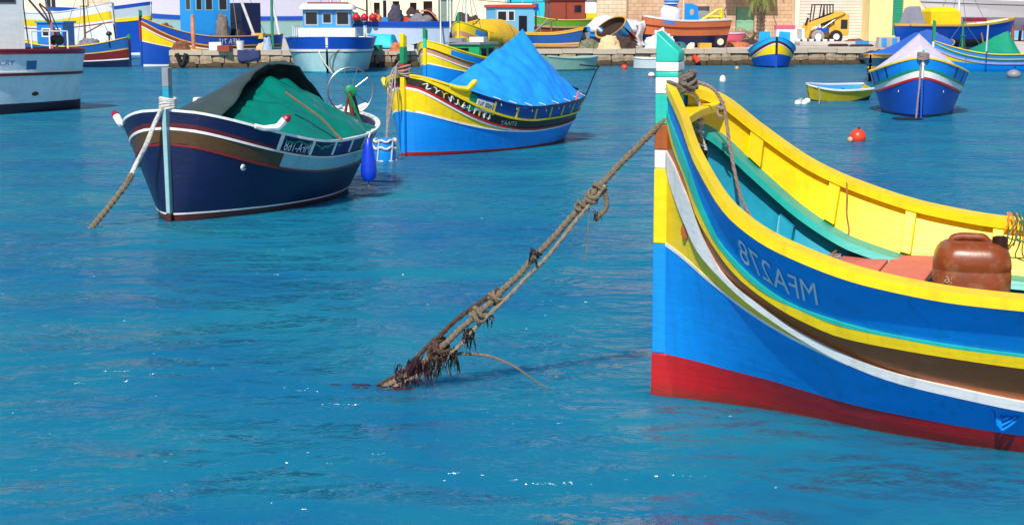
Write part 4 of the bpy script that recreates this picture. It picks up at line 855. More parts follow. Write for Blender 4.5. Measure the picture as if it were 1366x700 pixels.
# blue covered boat behind it
bb_, hb_ = luzzu('fishing_boat', 'small yellow striped boat under a deep blue cover beside the pink covered boat', (1160, 110), (1262, 84), 1.75, 1.02, .85, 1.2,
    [('bottom_paint', NAV, None, .1, 0), ('hull_side', OLV, .1, .52, 0), ('yellow_strake', OYL, .50, .58, .015), ('side_panel', paint('slate_blue_paint', (40, 90, 130)), .58, .9, 0), ('top_strake', OYL, .88, 1.0, .012)], OYL, OYL, LBL, None, hullkw=dict(qb=.5, pb=3))
cover(hb_, 'tarpaulin', T_DBL, bb_, .06, .95, lambda i: itp(i, [0, .2, .45, .7, 1], [1.05, 1.3, 1.7, 1.85, 1.4]), k=.9, wr=.05, seed=41, skirt=.05, over=.0)
# small yellow dinghy
bd, hd = luzzu('dinghy', 'small yellow dinghy with white rim and blue inside', (1080, 134.5), (1153, 133.5), .92, .47, .37, .40,
    [('bottom_paint', BLK, None, (.12, .12, .5), 0), ('hull_side', paint('mustard_paint', (206, 180, 20)), (.12, .12, .5), 1.0, 0)], WHT, LBL, LBL, None, capw=.08, hullkw=dict(rake_b=.14, rake_s=.1, transom=.35, qb=.6, stem=.04))
bd.rotation_euler.x = R(9); MB().box((hd.L * .35, 0, .30), (.2, .72, .03)).build('thwart', LBL, bd, 0); MB().box((hd.L * .72, 0, .30), (.2, .72, .03)).build('thwart', LBL, bd, 0)
mb = MB(); mb.tube(wob(smooth_path([UD(1092, 117, 43), UD(1094, 128, 42.2), UD(1093, 139, 41.8)], 20), .02, 3, 1), .022, 6); tag(mb.build('painter_line', ROPEP, None), 'pale rope hanging from the rim of the yellow dinghy', 'rope')
# buoys
def buoy(px, py, r, m, label, band_m=None, sq=1.0, knob=None):
    p = U(px, py); e = empty('buoy', p, random.uniform(0, 3), label, 'buoy')
    prof = [(r * math.sin(math.pi * i / 12) , -r * math.cos(math.pi * i / 12) * sq + r * .45) for i in range(13)]
    MB().lathe(prof, 18).build('ball', m, e, 80)
    if band_m: MB().lathe([(r * .98, r * .12), (r * 1.02, r * .12), (r * 1.0, r * .42), (r * .93, r * .44)], 18).build('band', band_m, e, 60)
    MB().tube([(0, 0, r * 1.4), (r * .12, 0, r * 1.55), (r * .3, 0, r * 1.45)], r * .09, 6).build('ring', knob or BLK, e)
    return e
ORB = paint('orange_buoy_plastic', (226, 66, 34), rough=.35)
buoy(1144, 188, .165, ORB, 'orange red ball buoy with a pale rope end, alone on open water', None); tag(MB().lathe([(0, -.02), (.05, .0), (.06, .05), (.03, .09), (0, .1)], 10, U(1134, 189)).build('rope_end', TAN, None, 60), 'pale rope end knotted at the orange ball buoy', 'rope')
fb_ = empty('float_bundle', U(1071, 139), 0, 'bundle of white plastic floats beside the yellow dinghy', 'float')
for k in range(4): MB().lathe([(0, -.06), (.07, -.04), (.10, .03), (.07, .10), (0, .12)], 12, (-.14 + .09 * k, .05 * (k % 2), .05 * (k % 2))).build('float_ball', WHT if k != 1 else GRY, fb_, 70)
buoy(964, 109, .12, WHT, 'tall white float leaning on the water beside the green and white post', sq=1.6); buoy(983, 92.5, .10, TAN, 'tiny tan float near the quay wall'); buoy(833, 92.5, .15, ORB, 'orange ball float off the quay near the pale green dinghy'); buoy(869, 103, .14, WHT, 'white float with red lower half beside the green and white post', RED)
buoy(1024, 85.5, .14, paint('pale_pink_plastic', (226, 150, 140)), 'pale pink float hanging at the bow of the little boat by the quay'); buoy(1352, 104, .28, GRY, 'grey drum shaped buoy off the green covered boat', sq=.7)
buoy(1064, 138, .09, WHT, 'lone small white float left of the float bundle') if 0 else None
wf = empty('foam_block', U(268, 137), R(8), 'white foam block drifting beyond the navy boat', 'float'); MB().box((0, 0, .06), (.44, .30, .18)).build('block', WHT, wf, 0, bevel=.05); MB().tube([(-.1, -.16, .1), (0, -.17, .16), (.1, -.16, .1)], .012, 5).build('cord', ROPE, wf)

# ================================================================== FAR BOATS
def XY(px, d, z=0.): p = UD(px, 60, d); return Vector((p.x, d, z))
def wh(parent, name, c, dim, mat, roof=None, roofm=None, wins=(), wm=GLS, frame=WHT):
    o = MB().box(c, dim).build(name, mat, parent, 0)
    if roof: MB().box((c[0], c[1], c[2] + dim[2] / 2 + roof / 2), (dim[0] + .18, dim[1] + .18, roof)).build('roof', roofm or WHT, o, 0, bevel=.03)
    for (face, a, z, w_, h_) in wins:
        x, y = (c[0] + a, c[1] + (-1 if face == 'n' else 1) * dim[1] / 2) if face in 'nf' else (c[0] + (-1 if face == 'b' else 1) * dim[0] / 2, c[1] + a)
        dd = (w_, .04, h_) if face in 'nf' else (.04, w_, h_); d2 = (w_ + .12, .02, h_ + .12) if face in 'nf' else (.02, w_ + .12, h_ + .12)
        f = MB().box((x, y, z), d2).build('window', frame, o, 0); MB().box((x, y, z), dd).build('pane', wm, f, 0)
    return o
# white trawler at the edge of the frame
tb, th_ = luzzu('trawler', 'white trawler with crimson rail and a tall white wheelhouse', U(106, 144), U(106, 144) + Vector((-.72, -.694, 0)) * 9.5, 3.1, 1.55, 1.60, 1.8,
    [('bottom_paint', M('purple_black_paint', (44, 26, 48), .5, .2), None, .16, 0), ('hull_side', M('pale_hull_paint', (226, 232, 232), .4, .06, 2, .05, dirt=(150, 150, 140), dirt_amt=.1), .16, .60, 0), ('rubbing_strake', MAR, .60, .645, .05), ('strake_rail', WHT, .645, .665, .03), ('upper_side', M('pale_hull_paint', (0, 0, 0)), .665, .94, 0), ('rail_band', CRI, .94, 1.0, .02)], CRI, WHT, GRY, None, hullkw=dict(pb=3.2, qb=.5, wl=.90, rake_b=.12))
sd_ = 1
hull_text(th_, 'CRY', .262, .305, lambda x: 1.22, lambda x: 1.34, 1, RBL, tb, name='name_lettering', off=.02)
V = []
for x_ in (.195, .225):
    for z in (1.10, 1.32): V += [th_.pt(x_, z, 1, .002), th_.pt(x_, z, 1, .012)]
vent = MB().add(V, [(0, 1, 3, 2), (4, 6, 7, 5), (1, 5, 7, 3), (0, 4, 5, 1), (2, 3, 7, 6), (0, 2, 6, 4)]).build('vent_panel', paint('steel_blue_paint', (70, 110, 160)), tb, 0)
hw0 = th_.pt(.19, .48, 1, .01); MB().lathe([(0, .03), (.05, .02), (.07, 0)], 12, hw0, Matrix.Rotation(R(-90), 4, 'X') @ Matrix.Diagonal((1.6, .8, 1, 1))).build('hawse_hole', RUST, tb)
tw = wh(tb, 'wheelhouse', (3.1, .15, 2.6), (2.2, 1.9, 2.4), WHT, .12, WHT, [('b', -.45, 3.15, .6, .7), ('b', .45, 3.15, .6, .7), ('f', -.5, 3.15, .7, .7), ('f', .5, 3.15, .7, .7)], frame=M('grey_rubber', (90, 90, 96), .6))
MB().box((1.75, -.45, 2.2), (.4, .6, 1.5)).build('locker', LILAC, tb, 0); MB().tube([(1.6, .0, 1.5), (1.6, .0, 4.6)], .05, 8).build('mast', WHT, tb); MB().tube([(1.6, .0, 3.2), (.6, .3, 1.9)], .03, 6).build('derrick', GALV, tb)
wn = MB().lathe([(.04, -.16), (.13, -.15), (.13, -.12), (.06, -.11), (.06, .11), (.13, .12), (.13, .15), (.04, .16)], 14, (1.0, .85, 1.82), Matrix.Rotation(R(90), 4, 'X')).build('winch', BLK, tb)
MB().tube([(1.0, .85, 1.5), (1.0, .85, 1.85)], .035, 6).build('winch_post', GRY, wn)
mb = MB()
for k in range(2): mb.tube(wob(smooth_path([(.9 + .1 * k, .6, 1.60), (.95, .55 + .05 * k, 2.0), (1.0 + .1 * k, .5, 2.5), (1.25, .5, 2.75)], 20),   .04, 3, k), .022, 6)
mb.V = [tb.matrix_basis @ v for v in mb.V]; tag(mb.build('hose', paint('orange_red_hose', (226, 110, 100)), None), 'orange red hose hanging in loops on the white trawler', 'hose')
# striped boat with blue cabin behind the trawler
sb, sh_ = luzzu('fishing_boat', 'blue and brown striped boat with a blue cabin beyond the white trawler', XY(172, 73.5), XY(28, 74.5), 2.1, 1.42, .98, 1.3,
    [('bottom_paint', NAV, None, .26, 0), ('white_line', WHT, .26, .31, .012), ('brown_plank', DKR, .31, .60, 0), ('cream_line', OYL, .60, .65, .015), ('bulwark', paint('sea_blue_paint', (30, 100, 170)), .65, 1.0, 0)], YEL, YEL, LBL, ([NAV, GRN], .18, .12, [1.35]))
wh(sb, 'cabin', (sh_.L * .66, .1, 1.45), (1.35, 1.2, 1.3), paint('cabin_blue_paint', (20, 120, 205)), .10, LBL, [('f', -.36, 1.65, .34, .3), ('f', .2, 1.65, .34, .3)])
tag(MB().lathe([(0, 0), (.15, .02), (.2, .14), (.12, .26), (0, .28)], 12, XY(139, 73.2, 1.05)).build('float', T_PNK, None, 60), 'pale pink float heaped on the striped boat', 'float'); tag(MB().lathe([(.04, 0), (.04, .5), (.13, .52), (.15, .62), (.08, .7), (0, .72)], 12, XY(146, 73.0, 1.0)).build('lamp_post', BLK, None, 60), 'dark round topped lamp on the stern of the striped boat', 'lamp')
net_m = M('dark_net', (66, 48, 44), .95, .5, 7, 1.0, 20); net_b = M('brown_net', (120, 76, 54), .95, .5, 7, 1.0, 20); net_g = M('grey_net', (120, 116, 122), .95, .4, 7, 1.0, 20)
def heap(name, label, cat, c, r, hgt, mat, seed, n=22, rough=.35):
    mb = MB()
    def fn(i, j):
        a = 2 * math.pi * j; rr_ = r * math.sin(math.pi / 2 * (1 - i)) if 0 else r * (1 - i) ** .55; z = hgt * math.sin(math.pi / 2 * i) ** .8
        p = Vector((rr_ * math.cos(a), rr_ * math.sin(a) * .7, z)); nn = noise.noise(p * 2.1 / r + Vector((seed, 0, 0))) + .6 * noise.noise(p * 5 / r + Vector((0, seed, 0)))
        return Vector(c) + p + Vector((p.x, p.y, p.z * .8 if i > 0 else 0)) * rough * nn
    mb.V = []; mb.grid(fn, 9, n); return tag(mb.build(name, mat, None, 60), label, cat)
# big white and yellow bow, big blue hull and the pale ship behind
luzzu('ship', 'big white bow with a broad yellow stripe beyond the blue cabin', XY(158, 84), XY(20, 88), 3.0, 3.15, 2.6, 2.8,
    [('bottom_paint', RED, None, .08, 0), ('hull_side', WHT, .08, .66, 0), ('red_line', CRI, .66, .68, .01), ('white_band', WHT, .68, .72, 0), ('yellow_band', OYL if 0 else YEL, .72, .86, .004), ('bulwark', WHT, .86, 1.0, 0)], WHT, WHT, GRY, None, hullkw=dict(rake_b=-.45, stem=.06), cat='ship')
luzzu('ship', 'big blue hulled vessel with grey bulwark and yellow line', XY(203, 96), XY(70, 99), 3.2, 3.3, 2.9, 3.0,
    [('boot_line', WHT, None, .05, 0), ('hull_side', RBL, .05, .68, 0), ('yellow_line', YEL, .68, .75, .03), ('bulwark', M('cool_grey_paint', (190, 200, 206), .5, .06), .75, .95, 0), ('rail_band', RBL, .95, 1.0, .02)], RBL, WHT, GRY, None, cat='ship')
lx, lh = luzzu('ship', 'long lilac grey ship with a blue band lying beyond the blue wheelhouse boat', XY(150, 110), XY(470, 112), 4.5, 4.6, 3.8, 3.9,
    [('lower_side', M('sea_grey_paint', (140, 178, 176), .5, .08), None, .56, 0), ('blue_band', RBL, .56, .635, .03), ('upper_side', VIO if 0 else M('lilac_white_paint', (206, 204, 222), .5, .06), .635, 1.0, 0)], WHT, WHT, GRY, None, cat='ship')
wh(lx, 'deckhouse', (lh.L * .6, 0, 4.8), (6, 3, 2.4), LILAC, .15, WHT, [('n', -1.5 + k, 5.0, .5, .5) for k in range(4)])
hull_text(lh, 'VIOLA', .20, .30, lambda x: 3.25, lambda x: 3.5, -1, LILAC, lx, name='name_lettering', off=.03) if 0 else None
# blue boat with wheelhouse behind the jetty
jb, jh = luzzu('fishing_boat', 'big blue fishing boat with light blue wheelhouse moored behind the stone jetty', XY(189, 74.3), XY(372, 79.0), 2.3, 2.35, 1.42, 1.5,
    [('boot_line', WHT, None, .045, 0), ('hull_side', RBL, .045, (.52, .5, .5), 0), ('bow_panel', YEL, (.52, .5, .5), (.82, .55, .55), 0, 0, .42), ('lower_plank', RBL, (.52, .5, .5), (.82, .55, .55), 0, .42, 1), ('white_line', WHT, (.515, .49, .49), (.535, .51, .51), .012), ('white_strake', WHT, (.815, .54, .54), (.84, .58, .58), .03), ('red_plank', RBR, (.84, .58, .58), (.92, .66, .66), 0), ('yellow_strake', OYL, (.92, .66, .66), (.945, .70, .70), .03), ('bulwark', RBL, (.945, .70, .70), 1.0, 0)], OYL, WHT, GRY, ([RBL, RED, BLK, GRN], .40, .12, [1.3, 2.2, 2.45]), hullkw=dict(shp=2.1))
hull_text(jh, 'MFA 715', .47, .62, lambda x: jh.sh(x) * .74, lambda x: jh.sh(x) * .93, -1, WHT, jb, off=.02)
wh(jb, 'wheelhouse', (jh.L * .46, .1, 2.35), (2.0, 1.5, 2.6), LBL if 0 else M('wheelhouse_blue', (30, 150, 228), .5, .06), .1, WHT, [('n', .62, 3.02, .38, .5), ('n', -.15, 3.02, .32, .5), ('b', -.2, 3.02, .4, .5), ('n', -.7, 3.02, .25, .5)], frame=PTL)
MB().box((jh.L * .765, .2, 2.2), (1.1, 1.2, 1.8)).build('engine_casing', NAV, jb, 0); MB().tube([(jh.L * .66, -.6, 3.6), (jh.L * .76, -.75, 1.45)], .075, 8).build('gallows_leg', WHT, jb); MB().tube([(jh.L * .66, -.6, 3.6), (jh.L * .90, -.6, 3.55)], .06, 8).build('gallows_bar', WHT, jb); MB().tube([(jh.L * .90, -.6, 3.6), (jh.L * .95, -.75, 1.5)], .075, 8).build('gallows_leg', WHT, jb)
heap('net_bundle', 'grey brown net bundle hung beside the light blue wheelhouse', 'net', XY(297, 76.0, 1.45), .32, 1.05, M('taupe_net', (120, 106, 96), .95, .3, 8, .8, 20), 3)
tag(MB().lathe([(0, -.9), (.09, -.88), (.09, -.3), (.10, -.28), (.10, .3), (.09, .32), (.09, .75), (.0, .78)], 12, XY(258, 73.4, 1.75)).build('marker_pole', M('banded_pole', (200, 130, 100), .7, .6, 1.6, .2, stretch=(.1, .1, 1)), None), 'stained orange and white pole standing at the jetty beside the blue boat', 'pole')
# objects on the jetty
def on_q(px, back=.5, lift=0.):
    t = U(px, 89.5); k = (t - QA).dot(qd); p = QA + qd * k + qn * back
    for _ in range(4):
        x = 683 + (p.x) / p.y * F * 1.0; k += (px - x) / F * p.y; p = QA + qd * k + qn * back
    return Vector((p.x, p.y, DZ + lift))
def crate(px, w_, d_, h_, mat, label, back=.6, rz=0., name='crate', cat='crate', z0=0.):
    e = empty(name, on_q(px, back, z0), rz, label, cat); b = MB()
    b.box((0, 0, .02), (w_, d_, .04)); b.build('base', mat, e, 0)
    for sx in (-1, 1): MB().box((sx * (w_ / 2 - .015), 0, h_ / 2 + .02), (.03, d_, h_ - .04)).build('side', mat, e, 0); MB().box((0, sx * (d_ / 2 - .015), h_ / 2 + .02), (w_ - .06, .03, h_ - .04)).build('side', mat, e, 0)
    MB().box((0, 0, h_ * .8), (w_ - .06, d_ - .06, .06)).build('contents', mat, e, 0); return e
crate(292, .58, .45, .40, WHT, 'white fish crate standing on the jetty beside the blue boat', .5)
bk = empty('bucket', on_q(324, .5), 0, 'tall white plastic bucket on the jetty', 'bucket'); MB().lathe([(.15, 0), (.19, .42), (.20, .42), (.20, .46), (.17, .46), (.15, .1), (0, .1)], 18).build('pail', WHT, bk); MB().tube([(.2 * math.cos(a * .35), 0, .44 - .12 * math.sin(a * .35)) for a in range(10)], .008, 5).build('handle', GALV, bk)
heap('sack', 'beige sack slumped on the jetty', 'sack', on_q(352, .6), .28, .34, M('sack_cloth', (208, 176, 140), .9, .15, 8, .4), 8)
for px_, hh in ((362, .62), ): heap('sack', 'blue white plastic bag piled against the green pole', 'sack', on_q(360, .35), .24, .62, M('pale_blue_bag', (150, 176, 200), .6, .25, 8, .4), 12)
tag(MB().lathe([(.07, -.8), (.07, 3.6), (.03, 3.62), (0, 3.63)], 12, on_q(367, .45)).build('pole', paint('sea_green_paint', (50, 130, 110)), None), 'tall sea green pole rising from the jetty', 'pole')
mb = MB(); c0 = on_q(335, -.27)
mb.grid(lambda i, j: on_q(320 + 30 * i, .25 - .56 * min(1, j * 2) if j < .5 else -.31 - .02 * math.sin(i * 9), .035 - max(0, j - .5) * 1.0 * (1 + .15 * math.sin(i * 5)) + .01 * math.sin(i * 20)), 14, 10)
o = mb.build('mat', M('navy_canvas', (48, 58, 100), .8, .2, 5, .5, 20), None, 60); o.modifiers.new('s', 'SOLIDIFY').thickness = .02; tag(o, 'navy canvas mat hung over the jetty edge', 'mat')
heap('net_bundle', 'rust brown net heap on the end of the jetty by the yellow and blue bow', 'net', on_q(246, .8), .45, .45, net_b, 14); tag(MB().tube([on_q(240 + 2 * i, -.32, -.1 - .55 * math.sin(i * .52)) for i in range(7)], .10, 8).build('tyre', RUB, None), 'old black tyre hung on the corner of the jetty', 'tyre')
# blue and white cruiser seen end on
kb, kh = luzzu('cabin_boat', 'blue and white cabin boat with three windows seen end on', U(437, 98), U(437, 98) + Vector((-.06, 1, 0)) * 7.5, 3.95, 1.52, 1.45, 1.5,
    [('bottom_paint', TEB, None, .05, 0), ('hull_side', M('greenish_white_paint', (170, 206, 206), .4, .08, 2, .05, dirt=(120, 160, 150), dirt_amt=.2), .05, .58, 0), ('dark_line', BLK, .58, .61, .015), ('white_line', WHT, .61, .68, .03), ('upper_side', RBL, .68, 1.0, 0)], RBL, WHT, GRY, None, hullkw=dict(pb=4.5, qb=.42, wl=.82, stem=.05, rake_b=.3, wq=.45))
wh(kb, 'coaming', (1.9, .05, 1.55), (1.9, 2.45, .75), WHT)
k1 = wh(kb, 'cabin', (2.0, .05, 2.32), (1.7, 2.10, .80), LBL, None, None, [('b', .68, 2.34, .48, .5), ('b', 0, 2.34, .32, .36), ('b', -.68, 2.34, .48, .5), ('n', 0, 2.34, .8, .4), ('f', 0, 2.34, .8, .4)], frame=paint('pale_frame', (170, 180, 186)))
rings = [[Vector((x * s + 2.0, y * s + .05, z)) for x, y in rr_outline(1.05, 1.22, .3)] for z, s in ((2.72, 1.0), (2.80, 1.0), (2.93, .93), (3.0, .8), (3.02, .5))]
loft(rings).build('roof', WHT, kb, 50)
for q in (-.25, .45):
    mb = MB(); mb.tube(wob(smooth_path([boat_pt(kb, (.0, .45 if q > 0 else -.75, 1.15)), boat_pt(kb, (-.30, q * .4, .55)), boat_pt(kb, (-.42, -.25, -.02))], 20), .03, 2, q), .028, 6)
    tag(mb.build('mooring_line', ROPEW if q > 0 else ROPE, None), ('pale' if q > 0 else 'brown') + ' rope looping from the blue and white cabin boat into the water', 'rope')
# long pale boat with blue rail and red floats
wb, wbh = luzzu('workboat', 'long pale boat with a blue rail carrying red floats', XY(610, 84), XY(440, 86), 2.6, 2.12, 2.1, 2.1,
    [('hull_side', M('pale_lilac_hull', (206, 214, 232), .45, .06), None, .88, 0), ('rail_band', RBL, .88, 1.0, .03)], RBL, WHT, GRY, None, hullkw=dict(pb=5, qb=.5))
for k, px_ in enumerate((448, 463, 476, 487, 498)):
    e = empty('float', XY(px_, 83.6, 2.36), k, 'shiny red ball float on the long pale boat', 'float', 'red floats on the long pale boat'); MB().lathe([(.22 * math.sin(math.pi * i / 10), -.2 * math.cos(math.pi * i / 10)) for i in range(11)], 16).build('ball', paint('red_float', (214, 26, 44), rough=.3), e, 80); MB().tube([(0, 0, .19), (.03, 0, .25), (.06, 0, .19)], .02, 5).build('eyelet', BLK, e)
heap('net_bundle', 'grey net heap on the long pale boat beneath an orange cloth', 'net', XY(566, 84.2, 2.05), .8, .55, net_g, 33); heap('net_bundle', 'dark net heap beside the mast of the long pale boat', 'net', XY(529, 84.2, 2.05), .45, .95, M('slate_net', (70, 66, 84), .95, .5, 7, 1.0, 20), 35)
oc = cloth = MB(); oc.grid(lambda i, j: XY(562 + 22 * i, 83.6 + 1.0 * j, 2.62 - .75 * max(0, i - .25) ** 1.6 + .12 * math.sin(i * 3 + j) ), 12, 6); o = oc.build('cloth', paint('salmon_cloth', (226, 130, 96), rough=.8), None, 60); o.modifiers.new('s', 'SOLIDIFY').thickness = .05; tag(o, 'salmon orange cloth thrown over the grey net heap', 'cloth')
wh(wb, 'white_locker', (wbh.L * .30, 0, 2.3), (1.2, 1.0, .45), WHT); MB().tube([(wbh.L * .06, .3, 2.0), (wbh.L * .06, .3, 5.2)], .05, 8).build('mast', WHT, wb); MB().tube([(wbh.L * .55, .2, 2.0), (wbh.L * .55, .2, 3.3)], .10, 8).build('bollard', BLK, wb)
# small dark boat with cyan cover behind the jetty
mb_, mh = luzzu('dinghy', 'small navy dinghy with a bright cyan cover behind the jetty', XY(560, 77.5), XY(490, 78.0), 1.5, 1.05, .85, .95, [('hull_side', NAV, None, .7, 0), ('strake', OYL if 0 else TEB, .7, .78, .02), ('bulwark', paint('dull_navy', (34, 60, 100)), .78, 1.0, 0)], BLK, NAV, NAV, None, capw=.06)
cover(mh, 'tarpaulin', paint('cyan_tarpaulin', (40, 190, 226), rough=.6), mb_, .45, .98, lambda i: itp(i, [0, .1, .8, 1], [1.05, 1.5, 1.55, 1.2]), k=4, wr=.03, seed=61, skirt=.1)
# light blue wheelhouse boat
ob, oh = luzzu('fishing_boat', 'fishing boat with tall light blue wheelhouse and red trimmed roof', XY(625, 80.5), XY(760, 82.5), 2.2, 1.7, 1.2, 1.3, [('hull_side', BLU, None, .6, 0), ('yellow_strake', OYL, .6, .68, .02), ('bulwark', NAV, .68, 1.0, 0)], OYL, WHT, GRY, None)
ow = wh(ob, 'wheelhouse', (oh.L * .41, .1, 2.0), (2.2, 1.5, 1.75), M('wheelhouse_pale_blue', (112, 190, 226), .5, .06), .16, ORB, [('n', -.72, 2.45, .45, .45), ('n', -.2, 2.45, .28, .45)])
MB().box((oh.L * .41 + .45, -.66, 1.85), (.45, .04, 1.2)).build('door', BLK, ow, 0); MB().box((oh.L * .41 + .35, -.1, 3.06), (1.3, 1.0, .10)).build('roof_raft', WHT, ow, 0); MB().tube([(oh.L * .41, 0, 2.9), (oh.L * .41, 0, 3.9)], .04, 6).build('mast', BLK, ow); MB().box((oh.L * .41 + 1.2, -.5, 2.9), (.25, .4, .35)).build('lamp_box', RBL, ow, 0)  # the door is a black panel, painting in the shade of an open doorway
heap('net_bundle', 'dark brown net mound in front of the cream wall', 'net', XY(622, 88, 1.2), 1.15, 1.25, net_m, 44); heap('net_bundle', 'reddish brown net mound beside the light blue wheelhouse', 'net', XY(646, 86, 1.1), 1.0, 1.1, M('red_brown_net', (86, 44, 36), .95, .5, 7, 1.0, 20), 47)
fb2, fh2 = luzzu('pontoon', 'low dark pontoon that carries the net mounds', XY(608, 87.5), XY(676, 87.5), 2.4, 1.15, 1.15, 1.15, [('hull_side', DWOOD, None, 1.0, 0)], DWOOD, DWOOD, DWOOD, None, cat='pontoon', hullkw=dict(pb=6, qb=.4))

# ------------------------------------------------------------------ boats and gear standing on the quay
def cradle(e, h, x0, x1, zb, mat=WOOD):
    for x in (x0, x1):
        for sd_ in (-1, 1):
            zt = .35; v = h.hv(x, zt) + .05
            MB().tube([(h.L * x, sd_ * (v + .35), zb), (h.L * x, sd_ * v, zt + .25)], .05, 6).build('prop', mat, e)
        MB().box((h.L * x, 0, (zb - h.T) / 2), (.2, 1.0, abs(zb + h.T))).build('keel_block', mat, e, 0)
def ashore(z, d): return z
pb_, ph = luzzu('fishing_boat', 'green and yellow boat with a red brown cabin propped on the quay', XY(700, 88, 0), XY(800, 89, 0), 2.0, 1.10, .75, .85, [('bottom_paint', RBR, None, .30, 0), ('black_strake', BLK, .30, .40, .02), ('cream_plank', TAN, .40, .55, 0), ('bulwark', LGN, .55, 1.0, 0)], YEL, LGN, GRY, ([LGN, YEL], .15, .1, [.9]), z=1.45)
cradle(pb_, ph, .3, .7, DZ - 1.45)
pc = wh(pb_, 'cabin', (ph.L * .53, 0, 1.30), (2.1, 1.3, 1.1), M('red_brown_cabin', (150, 66, 44), .6, .12), .12, DKR, [('n', .6, 1.4, .4, .4)], frame=RBR); MB().box((ph.L * .53 - .1, -.66, 1.3), (.05, .04, 1.1)).build('post', DKR, pc, 0)
MB().box((ph.L * .86, 0, 1.0), (.7, .9, .3)).build('engine_box', YEL, pb_, 0)
qb_, qh = luzzu('dinghy', 'blue and yellow rowing boat standing on the quay edge', XY(682, 77.6, 0), XY(772, 77.4, 0), 1.35, .70, .66, .95, [('bottom_paint', TAN, None, .12, 0), ('lower_strake', OYL, .12, .22, .02), ('hull_side', BLU if 0 else paint('deep_sea_blue', (14, 84, 160)), .22, .86, 0), ('top_strake', OYL, .86, 1.0, .02)], OYL, OYL, LBL, None, z=DZ + .12, hullkw=dict(T=.12, wl=.8, transom=.3))
MB().box((qh.L * .86, 0, .78), (.5, .8, .06)).build('stern_seat', LBL, qb_, 0)
MB().tube([(qh.L * .30, -.3, .55), (qh.L * .55, -.55, 1.35)], .05, 6).build('oar', GRY, qb_)
rb_, rh = luzzu('dinghy', 'pale green dinghy riding low against the quay wall', XY(793, 69.4), XY(730, 67.8), 1.05, .62, .56, .66, [('bottom_paint', paint('deep_green_paint', (60, 110, 100)), None, .12, 0), ('hull_side', paint('sage_green_paint', (150, 190, 168)), .12, 1.0, 0)], paint('pale_sage_paint', (180, 206, 190)), PTL, PTL, None, hullkw=dict(transom=.35, rake_b=.2))
MB().box((rh.L * .5, 0, .42), (.22, .9, .04)).build('thwart', PTL, rb_, 0)
gb_, gh = luzzu('dinghy', 'small pale grey dinghy against the quay wall beside the green and white post', XY(846, 70.8), XY(886, 70.2), .95, .52, .48, .5, [('bottom_paint', paint('slate_green_paint', (70, 110, 110)), None, .1, 0), ('hull_side', M('pale_grey_hull', (214, 220, 216), .5, .06), .1, 1.0, 0)], WHT, PTL, PTL, None, hullkw=dict(transom=.35))
# white tarp covered boat, open brown boat
sw, swh = luzzu('covered_boat', 'boat under a white tarpaulin standing on the quay by the beige sacks', XY(782, 84, 0), XY(862, 86, 0), 1.9, .75, .7, .7, [('bottom_paint', NAV, None, .3, 0), ('hull_side', BLU, .3, 1.0, 0)], WHT, WHT, GRY, None, z=1.1)
cradle(sw, swh, .3, .7, DZ - 1.1); cover(swh, 'tarpaulin', T_WHT, sw, .02, .97, lambda i: itp(i, [0, .12, .3, .8, 1], [.85, 1.25, 1.42, 1.15, .8]), k=1.1, wr=.05, seed=71, skirt=.35)
nb, nh = luzzu('dinghy', 'open brown boat with blue rim leaning on its side beside the orange boat', XY(846, 77.6, 0), XY(812, 81, 0), 1.5, .85, .75, .7, [('bottom_paint', RBR, None, .4, 0), ('hull_side', paint('dusty_blue', (60, 140, 200)), .4, 1.0, 0)], OYL, DWOOD, DWOOD, None, z=DZ + .55); nb.rotation_euler.x = R(-48)
heap('sack', 'beige sacks heaped on the quay edge', 'sack', on_q(811, .9), .62, .60, M('beige_sack', (226, 192, 146), .9, .12, 5, .5), 81); heap('net_bundle', 'black net heap behind the beige sacks', 'net', on_q(831, 1.8), .6, .6, net_m, 83); heap('net_bundle', 'tangled grey net with green floats beside the blue rowing boat', 'net', on_q(783, 2.2), .7, .5, M('mixed_net', (110, 112, 90), .95, .7, 9, 1, 20), 85)
ck = empty('engine', on_q(778, 2.9), R(20), 'greasy grey engine block standing behind the nets', 'engine'); MB().box((0, 0, .5), (.5, .4, .6)).build('block', GRY, ck, 0, bevel=.03); MB().lathe([(.2, 0), (.22, .05), (.1, .12), (.1, .25)], 14, (0, 0, .8)).build('flywheel', BLK, ck); MB().box((0, 0, .1), (.7, .6, .2)).build('base', RUST, ck, 0)
# orange boat on a trailer
tb_, toh = luzzu('fishing_boat', 'weathered orange boat with navy bottom on a trailer', XY(857, 79.5, 0), XY(966, 80.5, 0), 1.8, 1.50, 1.22, 1.30, [('bottom_paint', NAV, None, .36, 0), ('hull_side', ORG, .36, .66, 0), ('dark_strake', DKR, .66, .71, .03), ('upper_side', ORG, .71, .98, 0), ('white_line', WHT, .96, 1.0, .02)], WHT, WHT, GRY, None, z=.98, hullkw=dict(T=.16, wl=.6, transom=.2, rake_b=.04))
band(toh, 'blue_patch', .80, .97, paint('patch_blue', (90, 130, 205)), tb_, .006, s0=.20, s1=.33, sides=(-1,), n=8)
tr = empty('trailer', XY(925, 80.2, DZ), 0, 'rusty boat trailer under the orange boat', 'trailer'); MB().box((0, 0, .12), (4.0, .12, .1)).build('frame', RUST, tr, 0); MB().box((1.3, 0, .22), (.1, 1.5, .1)).build('axle', RUST, tr, 0)
for s_ in (-1, 1):
    wl_ = MB().lathe([(.17, -.1), (.28, -.09), (.31, -.05), (.31, .05), (.28, .09), (.17, .1)], 20, (1.3, s_ * .85, .31), Matrix.Rotation(R(90), 4, 'X')).build('tyre', RUB, tr); MB().lathe([(.0, -.11), (.16, -.105), (.17, .105), (0, .11)], 16, (1.3, s_ * .85, .31), Matrix.Rotation(R(90), 4, 'X')).build('rim', CRM, wl_)
def on_o(px, up, dv=0.): p = XY(px, 80.0, .98 + up); p.y += dv; return p
